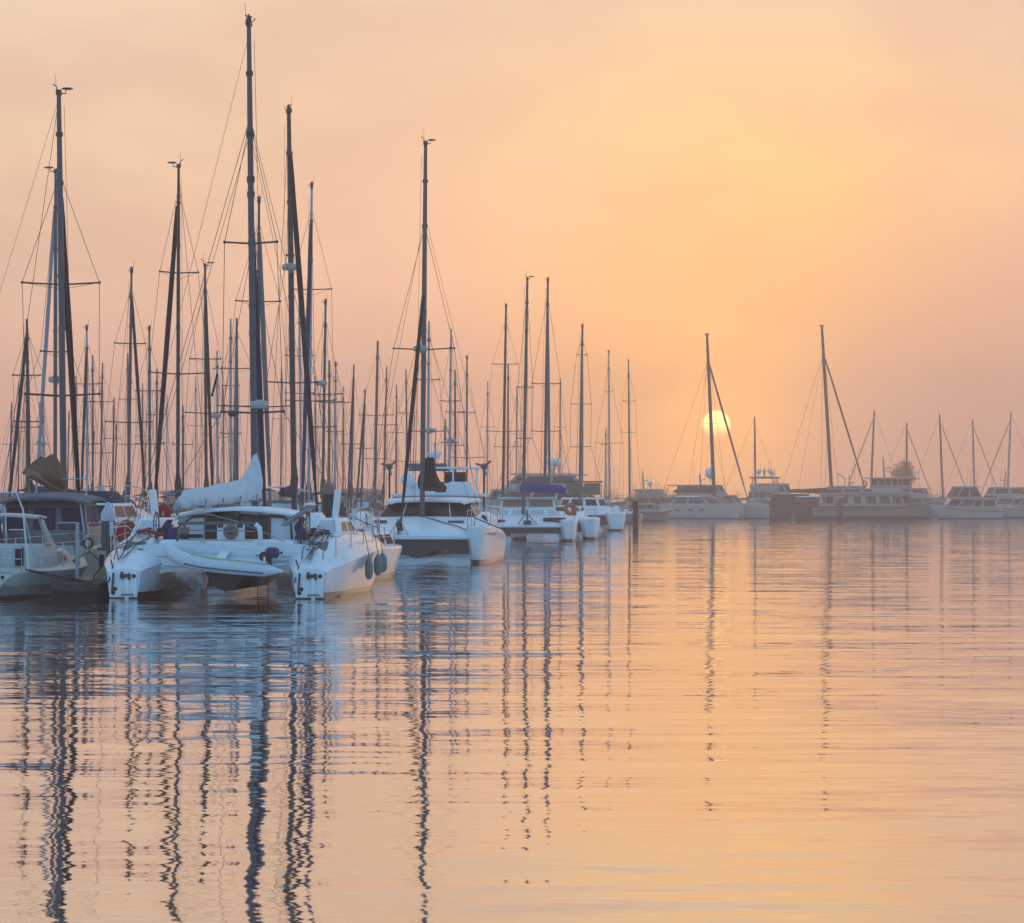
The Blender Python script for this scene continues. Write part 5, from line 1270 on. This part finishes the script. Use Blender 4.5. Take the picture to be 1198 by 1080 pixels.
# label, mast foot px, masthead px, masthead row, first Y to try, heading, spreaders [(row, half px)], headsail, options
YL = [
 ('grey masted yacht whose pale grey furled headsail leans left at the far left', 62, 62, 194, 105, 20, [(411, 18), (463, 36)], 'alulight', dict(windex=3, cover='greyc', radar=447)),
 ('yacht with black furled headsail leaning left from its tall grey mast', 206, 206.5, 188, 106, 19, [(318, 23), (437, 36)], 'black', dict(windex=3, cover='black', jr=.1)),
 ('tall yacht with thick grey mast, white radar halfway up and black headsail', 346, 339, 128, 106, 194, [(300, 4), (449, 30)], 'black', dict(windex=2, cover='navyc', radar=319, jr=.10, r=.105, bimini='white', side=1)),
 ('yacht whose masthead stands right behind the tallest mast, pale headsail to the right', 303, 304, 234, 118, 192, [(354, 26), (477, 40)], 'greyc', dict(windex=2, cover='navyc', mastmat='alu', bimini='navyc', jr=.1, side=1)),
 ('yacht with navy furled headsail running left of its cluttered masthead', 362, 365.5, 217, 122, 180, [(340, 24), (470, 28)], 'navyc', dict(windex=2, cover='navyc', jr=.1, side=-1)),
 ('yacht with radar and white bracket low on its grey mast, right of the navy headsail', 378, 381.5, 353, 118, 176, [(462, 20), (500, 14)], None, dict(cover='tanc', radar=452, windex=2)),
 ('small yacht with a varnished brown wooden mast', 384, 384.5, 421, 140, 2, [(470, 16)], None, dict(mastmat='woodmast', cover='greenish', windex=0)),
 ('dark masted yacht with two level spreaders between the left clusters', 152, 155.5, 316, 140, 197, [(403, 18), (495, 27)], 'black', dict(windex=2, cover='greyc', side=1)),
 ('yacht with thin straight mast, tilted wind vane and two spreader pairs near the boom end', 243, 241, 308, 138, 190, [(421, 18), (484, 23)], 'black', dict(windex=3, cover='tanc')),
 ('yacht with a mast standing second left of the tallest one', 279, 278, 373, 140, 183, [(432, 18), (476, 22)], 'greyc', dict(windex=0, cover='bluec')),
 ('thin masted yacht, third mast left of the tallest one in the cluster', 269, 268.5, 372, 162, 3, [(451, 10), (507, 12)], None, dict(windex=0, cover='navyc')),
 ('short masted yacht with a radar halfway up its stumpy mast', 256, 255, 411, 148, 180, [(432, 5)], None, dict(radar=490, windex=0, cover='tanc')),
 ('short masted yacht standing just right of the black furled headsail', 213, 212.5, 474, 190, 0, [(520, 12)], None, dict(windex=0, cover='greyc')),
 ('yacht with slim mast just left of the black leaning headsail', 177, 176, 384, 150, 182, [(458, 16), (520, 16)], None, dict(windex=2, cover='darkbrown')),
 ('thin masted yacht close beside the slim mast left of the leaning headsail', 182, 182, 431, 185, 0, [(485, 11)], None, dict(windex=0, cover='bluec')),
 ('dark masted yacht at the left edge with black headsail', 37, 33.5, 374, 128, 176, [(440, 18), (494, 17)], 'black', dict(windex=0, cover='navyc', side=-1)),
 ('second yacht from the left edge, thin pole of a mast', 29, 29.5, 430, 165, 0, [(500, 14)], None, dict(windex=0, cover='greyc')),
 ('short masted yacht showing between the two thick left masts', 54, 52, 456, 160, 180, [(520, 5)], None, dict(windex=0, cover='navyc', radar=521)),
 ('yacht with a slender mast and black headsail right of the two thick left masts', 104, 103, 383, 145, 183, [(450, 16), (520, 16)], 'black', dict(windex=2, cover='navyc', side=-1)),
 ('thin masted yacht touching the slender mast right of the thick pair', 107, 106.5, 415, 178, 0, [(470, 12)], None, dict(windex=0, cover='bluec')),
 ('thin leaning masted yacht before the small white capped pile', 116, 118.5, 424, 165, 0, [(470, 13), (530, 14)], None, dict(windex=0, cover='tanc')),
 ('faint thin masted yacht, left neighbour of the dark mast with level spreaders', 149, 148, 413, 205, 0, [(467, 10), (520, 12)], None, dict(windex=0, cover='greyc')),
 ('faint yacht between the white capped pile and the level spreader mast', 130, 132, 465, 235, 0, [(513, 9)], None, dict(windex=0, cover='navyc')),
 ('faint left edge yacht with lowest mast', 10, 12, 470, 230, 0, [(520, 9)], None, dict(windex=0, cover='greyc')),
 ('faint thin yacht mast right behind the thick radar mast', 352, 349, 352, 165, 0, [(416, 17), (460, 17)], None, dict(windex=0, cover='navyc')),
 ('thin yacht mast just right of the wooden mast', 391, 392, 425, 178, 0, [(471, 20), (505, 10)], None, dict(windex=2, cover='tanc')),
 ('thin yacht mast midway between the wooden mast and the windscreen catamaran', 411, 414.5, 427, 190, 180, [(520, 14)], 'navyc', dict(windex=0, cover='navyc')),
 ('leaning thin yacht mast with dark headsail left of the windscreen catamaran', 423, 427.5, 458, 200, 178, [(525, 12)], 'black', dict(windex=2, cover='bluec', side=-1)),
 ('tall faint yacht mast left of the windscreen catamaran', 437.5, 441.5, 398, 215, 0, [(486, 20), (537, 14)], None, dict(windex=0, cover='tanc', r=.11)),
 ('yacht mast close left of the windscreen catamaran shrouds', 448, 452, 428, 180, 0, [(497, 14)], None, dict(windex=0, cover='navyc')),
 ('faint short yacht mast left of the flybridge cruiser canopy', 477, 474.5, 432, 210, 0, [(483, 12), (540, 20)], None, dict(windex=0, cover='greyc')),
 ('yacht mast hidden close behind the windscreen catamaran mast', 500, 501.5, 375, 170, 0, [(444, 13), (505, 18)], None, dict(windex=0, cover='bluec', radar=506)),
 ('slim yacht mast just right of the windscreen catamaran mast', 525, 527.5, 384, 172, 0, [(469, 11), (518, 10)], None, dict(windex=0, cover='navyc', radar=518)),
 ('brownish thin yacht mast close right of the slim one', 533, 532, 432, 205, 0, [(482, 11), (521, 10)], None, dict(windex=0, cover='tanc', mastmat='aludark')),
 ('dark straight yacht mast standing alone right of the flybridge cruiser', 546, 546.5, 418, 186, 180, [(483, 10), (536, 20)], None, dict(windex=2, cover='navyc')),
 ('stubby yacht mast over the flybridge cruiser hardtop', 520, 520.5, 490, 225, 0, [(504, 4)], None, dict(windex=0, cover='greyc')),
 ('yacht with white capped mast and two wide drooping spreaders left of the blue sail cover', 588, 592, 356, 214, 2, [(426, 15), (505, 21)], None, dict(windex=2, cover='darkbrown', r=.105)),
 ('thin yacht mast touching the drooping spreader one', 594, 594.5, 425, 240, 0, [(523, 16)], None, dict(windex=0, cover='tanc')),
 ('thin straight yacht mast above the framed canopy catamaran', 713, 712, 411, 318, 180, [(458, 5), (519, 16)], None, dict(windex=2, cover='darkbrown', r=.10)),
 ('short pale yacht mast left of the thin one above the canopy', 708, 709, 500, 345, 0, [(520, 5)], None, dict(windex=0, cover='tanc')),
 ('pale yacht mast with black backstays above the yellow capped pile', 737, 735.5, 421, 340, 0, [(469, 8), (506, 9)], None, dict(windex=2, cover='tanc', r=.105)),
 ('faint distant yacht whose mast tip shows left of the dark left edge headsail', 20, 20.5, 445, 262, 0, [(505, 8)], None, dict(windex=0, cover='greyc')),
 ('faint distant yacht with mast between the short radar mast and the thick left pair', 46, 45, 470, 275, 0, [(520, 8)], None, dict(windex=0, cover='navyc')),
 ('faint distant yacht with mast directly left of the slender mast and its black headsail', 90, 90, 440, 268, 180, [(500, 9)], None, dict(windex=0, cover='tanc')),
 ('faint distant yacht with thin mast right of the level spreader mast foot', 166, 165.5, 448, 282, 0, [(510, 8)], None, dict(windex=0, cover='greyc')),
 ('faint distant yacht with thin mast seen through the black leaning headsail rigging', 194, 194.5, 462, 300, 0, [(518, 8)], None, dict(windex=0, cover='navyc')),
 ('faint distant yacht with thin mast above the boom end of the white sail cover', 228, 228, 440, 270, 0, [(498, 9)], None, dict(windex=0, cover='bluec')),
 ('faint distant yacht with thin mast between the radar stump and its neighbour', 263, 262, 455, 292, 180, [(512, 8)], None, dict(windex=0, cover='tanc')),
 ('faint distant yacht with thin mast right of the pale leaning headsail', 328, 328.5, 428, 276, 0, [(490, 9)], None, dict(windex=0, cover='navyc')),
 ('faint distant yacht with thin mast between the radar bracket mast and the navy headsail', 369, 368, 440, 300, 0, [(500, 9)], None, dict(windex=0, cover='greyc')),
 ('faint distant yacht with thin mast right of the faded red pile cap', 401, 401, 452, 288, 0, [(508, 8)], None, dict(windex=0, cover='tanc')),
 ('faint distant yacht with thin mast at the left turbine of the flybridge cruiser', 463, 463.5, 450, 296, 0, [(506, 9)], None, dict(windex=0, cover='navyc')),
 ('faint distant yacht with thin mast at the right turbine of the flybridge cruiser', 570, 570.5, 446, 350, 0, [(500, 8)], None, dict(windex=0, cover='greyc')),
 ('faint distant yacht with thin mast between the drooping spreaders and the blue cover mast', 604, 604.5, 452, 356, 0, [(508, 8)], None, dict(windex=0, cover='tanc')),
 ('faint distant yacht with thin mast right of the round bowed catamaran mast', 655, 655.5, 442, 390, 0, [(500, 7)], None, dict(windex=0, cover='tanc')),
 ('faint yacht mast in the haze, first right of the sun', 884, 883, 488, 505, -80, [(534, 4)], None, dict(windex=0, cover='greyc', L=12)),
 ('faint yacht mast leaning right above the trawler stern', 1018, 1023, 480, 512, 84, [(525, 7)], 'greyc', dict(windex=0, cover='greyc', L=12)),
 ('faint yacht mast before the hazy tree', 1061, 1061, 494, 520, -82, [(522, 4)], 'greyc', dict(windex=0, cover='tanc', L=12)),
 ('faint yacht mast above the white flybridge cruiser bow', 1103.5, 1099.5, 485, 512, -84, [(545, 4)], 'greyc', dict(windex=0, cover='greyc', L=12)),
 ('faint yacht mast above the white flybridge cruiser stern', 1140.5, 1138, 490, 520, -82, [(549, 5)], 'greyc', dict(windex=0, cover='greyc', L=12)),
 ('faint yacht mast leaning right, last at the right edge', 1178, 1183, 482, 508, 82, [(545, 3)], 'greyc', dict(windex=0, cover='tanc', L=12)),
]
for i, (lab, px, pxt, pyt, Y0, h, sp, jib, o) in enumerate(YL):
    o = dict(o); L = o.pop('L', 9.4 + (i * 37 % 5) * .45); beam = 3.0 + (i * 13 % 4) * .12
    side_on = abs(h) in range(60, 100)
    X, Y = place(px, Y0, beam if side_on else L, L if side_on else beam)
    hh = R(h); dxw = PX(pxt, Y) - PX(px, Y)
    ly = L * .06                                       # the mast stands a little ahead of amidships
    X -= -math.sin(hh) * ly
    top = Vector((dxw * math.cos(hh), ly - dxw * math.sin(hh), PZ(pyt, Y)))
    side = o.pop('side', 0); cov = o.pop('cover'); cov = 'greyc' if cov == 'greenish' else cov
    o.setdefault('mastmat', ['alu', 'alu', 'alulight', 'aludark', 'alu', 'alulight', 'aludark'][(i * 3) % 7])
    bim = o.pop('bimini', None); rad = o.pop('radar', None); r_ = o.pop('r', .072)
    far = Y > 200
    ms = dict(top=top, r=max(r_, .00025 * Y), spread=[(PZ(py, Y), w_ / FPX * Y) for py, w_ in sp], jib=jib, radar=PZ(rad, Y) if rad else None,
              wire=max(.009, .000042 * Y), boom=L * (.36 if i % 3 else .3), swing=((i * 29) % 7 - 3) * .18, cover=cov, up=.35 + (i % 3) * .3, **o)
    k = i % 6
    yacht(lab, X, Y, h, L, beam, ['hull', 'hull', 'navy', 'hull', 'greyhull', 'cream'][k], 1.05 + (i % 4) * .07, seed=i, mast=ms,
          bimini=bim or ([None, 'navyc', None, 'tanc', None, 'black', 'greyc'][i % 7] if Y < 230 else None), dodger=['navyc', None, 'greyc', 'tanc', None][i % 5] if Y < 230 else None, detail=2 if Y < 240 else 1)

# ------------------------------------------------------------------ the far shore
def shed(label, px, Y, w, d, h, roof_h, m_='shed'):
    s = thing('waterfront_shed', label, 'building', (PX(px, Y), Y, 1.0))
    MB().box((0, 0, h / 2), (w, d, h)).build('wall', m_, s)
    MB().prism([(-w / 2 - .4, h), (w / 2 + .4, h), (w / 2 + .4, h + .25), (0, h + .25 + roof_h), (-w / 2 - .4, h + .25)], -d / 2 - .5, d / 2 + .5).build('roof', 'shedroof', s)
    n = max(2, int(w / 4))
    for i in range(n): MB().box(((i + .5) * w / n - w / 2, -d / 2 - .02, h * .45), (w / n * .55, .08, h * .5)).build('window', 'glass', s)
shed('long pale shed far behind the left masts', 226, 664, 12, 9, 3.4, .6)
shed('tan waterfront building far behind the catamaran solar panel', 420, 660, 10, 9, 3.6, .5, 'brick')
shed('low pale boathouse far behind the windscreen catamaran', 330, 672, 14, 9, 3.0, .5)
shed('pale boathouse far off at the left edge', 45, 668, 16, 9, 2.6, .5, 'brick')
def tree(label, px, Y, h, w, seed, thin=1.0):
    rnd = random.Random(seed)
    t = thing('tree', label, 'tree', (PX(px, Y), Y, 1.0))
    k = MB().tube([(0, 0, -.3), (.1, 0, h * .3), (.05, 0, h * .75)], h * .03, 7, h * .008)
    cl = []
    for i in range(11):
        a = rnd.uniform(0, 6.28); zz = rnd.uniform(.35, .95) * h; rr = w * .5 * rnd.uniform(.25, .9) * math.sin(math.pi * min(.98, .25 + .72 * zz / h))
        e = Vector((rr * math.cos(a), rr * math.sin(a), zz)); cl.append(e)
        k.tube([(0.06, 0, zz * .62), e * .6 + Vector((0, 0, zz * .3)), e], h * .010, 5, h * .003)
    k.build('trunk', 'bark', t)
    f = MB()
    for e in cl:
        R_ = w * rnd.uniform(.16, .30)
        for j in range(int(80 * thin)):
            d = Vector((rnd.gauss(0, 1), rnd.gauss(0, 1), rnd.gauss(0, .8))); d = d / (d.length + .01) * R_ * rnd.uniform(.1, .95)
            p = e + d; s = h * rnd.uniform(.010, .024)
            u = Vector((rnd.gauss(0, 1), rnd.gauss(0, 1), rnd.gauss(0, 1))).normalized(); v = u.cross(Vector((rnd.gauss(0, 1), rnd.gauss(0, 1), 1))).normalized()
            f.add([p - u * s, p + v * s * .7, p + u * s, p - v * s * .7], [(0, 1, 2, 3)])
    f.build('crown', 'leaf', t)
tree('tall spreading tree fading in the haze above the trawler bow', 1058, 740, 10.6, 9, 3, 3.4)
for i, (px, h, w) in enumerate([(712, 4.2, 6), (738, 4.6, 7), (752, 3.8, 6), (766, 5.2, 6.5), (779, 4.6, 7), (793, 4.0, 6), (806, 3.6, 6), (690, 3.6, 6), (860, 3.8, 7), (912, 3.6, 7)]):
    tree(['bushy shore tree over the framed canopy', 'bushy shore tree over the yellow capped pile', 'low shore tree right of the yellow capped pile', 'taller shore tree left of the sleek catamaran', 'rounded shore tree above the brown cruiser', 'low shore tree just left of the flybridge dome', 'lowest shore tree behind the sleek catamaran cabin', 'shore tree behind the round bowed catamaran', 'shore tree in the haze below the sun', 'shore tree behind the sport fisher bridge'][i], px, 672 + (i * 7) % 18, h, w, 20 + i, .7)

SH = ['beyond the pale boat right of the sport fisher', 'behind the tarpaulin covered catamaran mast', 'left of the trawler signal mast', 'behind the trawler signal mast', 'right of the tall spreading tree', 'left of the white flybridge cruiser', 'over the white flybridge cruiser bridge', 'right of the white flybridge cruiser', 'at the right edge of the far shore']
for i, (px, h, w) in enumerate([(936, 3.8, 10), (968, 3.4, 11), (1002, 4.2, 10), (1032, 4.6, 10), (1082, 4.8, 11), (1104, 3.8, 11), (1132, 4.4, 12), (1164, 3.8, 11), (1194, 4.4, 12)]):
    tree('low hazy shore tree ' + SH[i], px, 722 + (i * 11) % 26, h, w, 50 + i, .8)
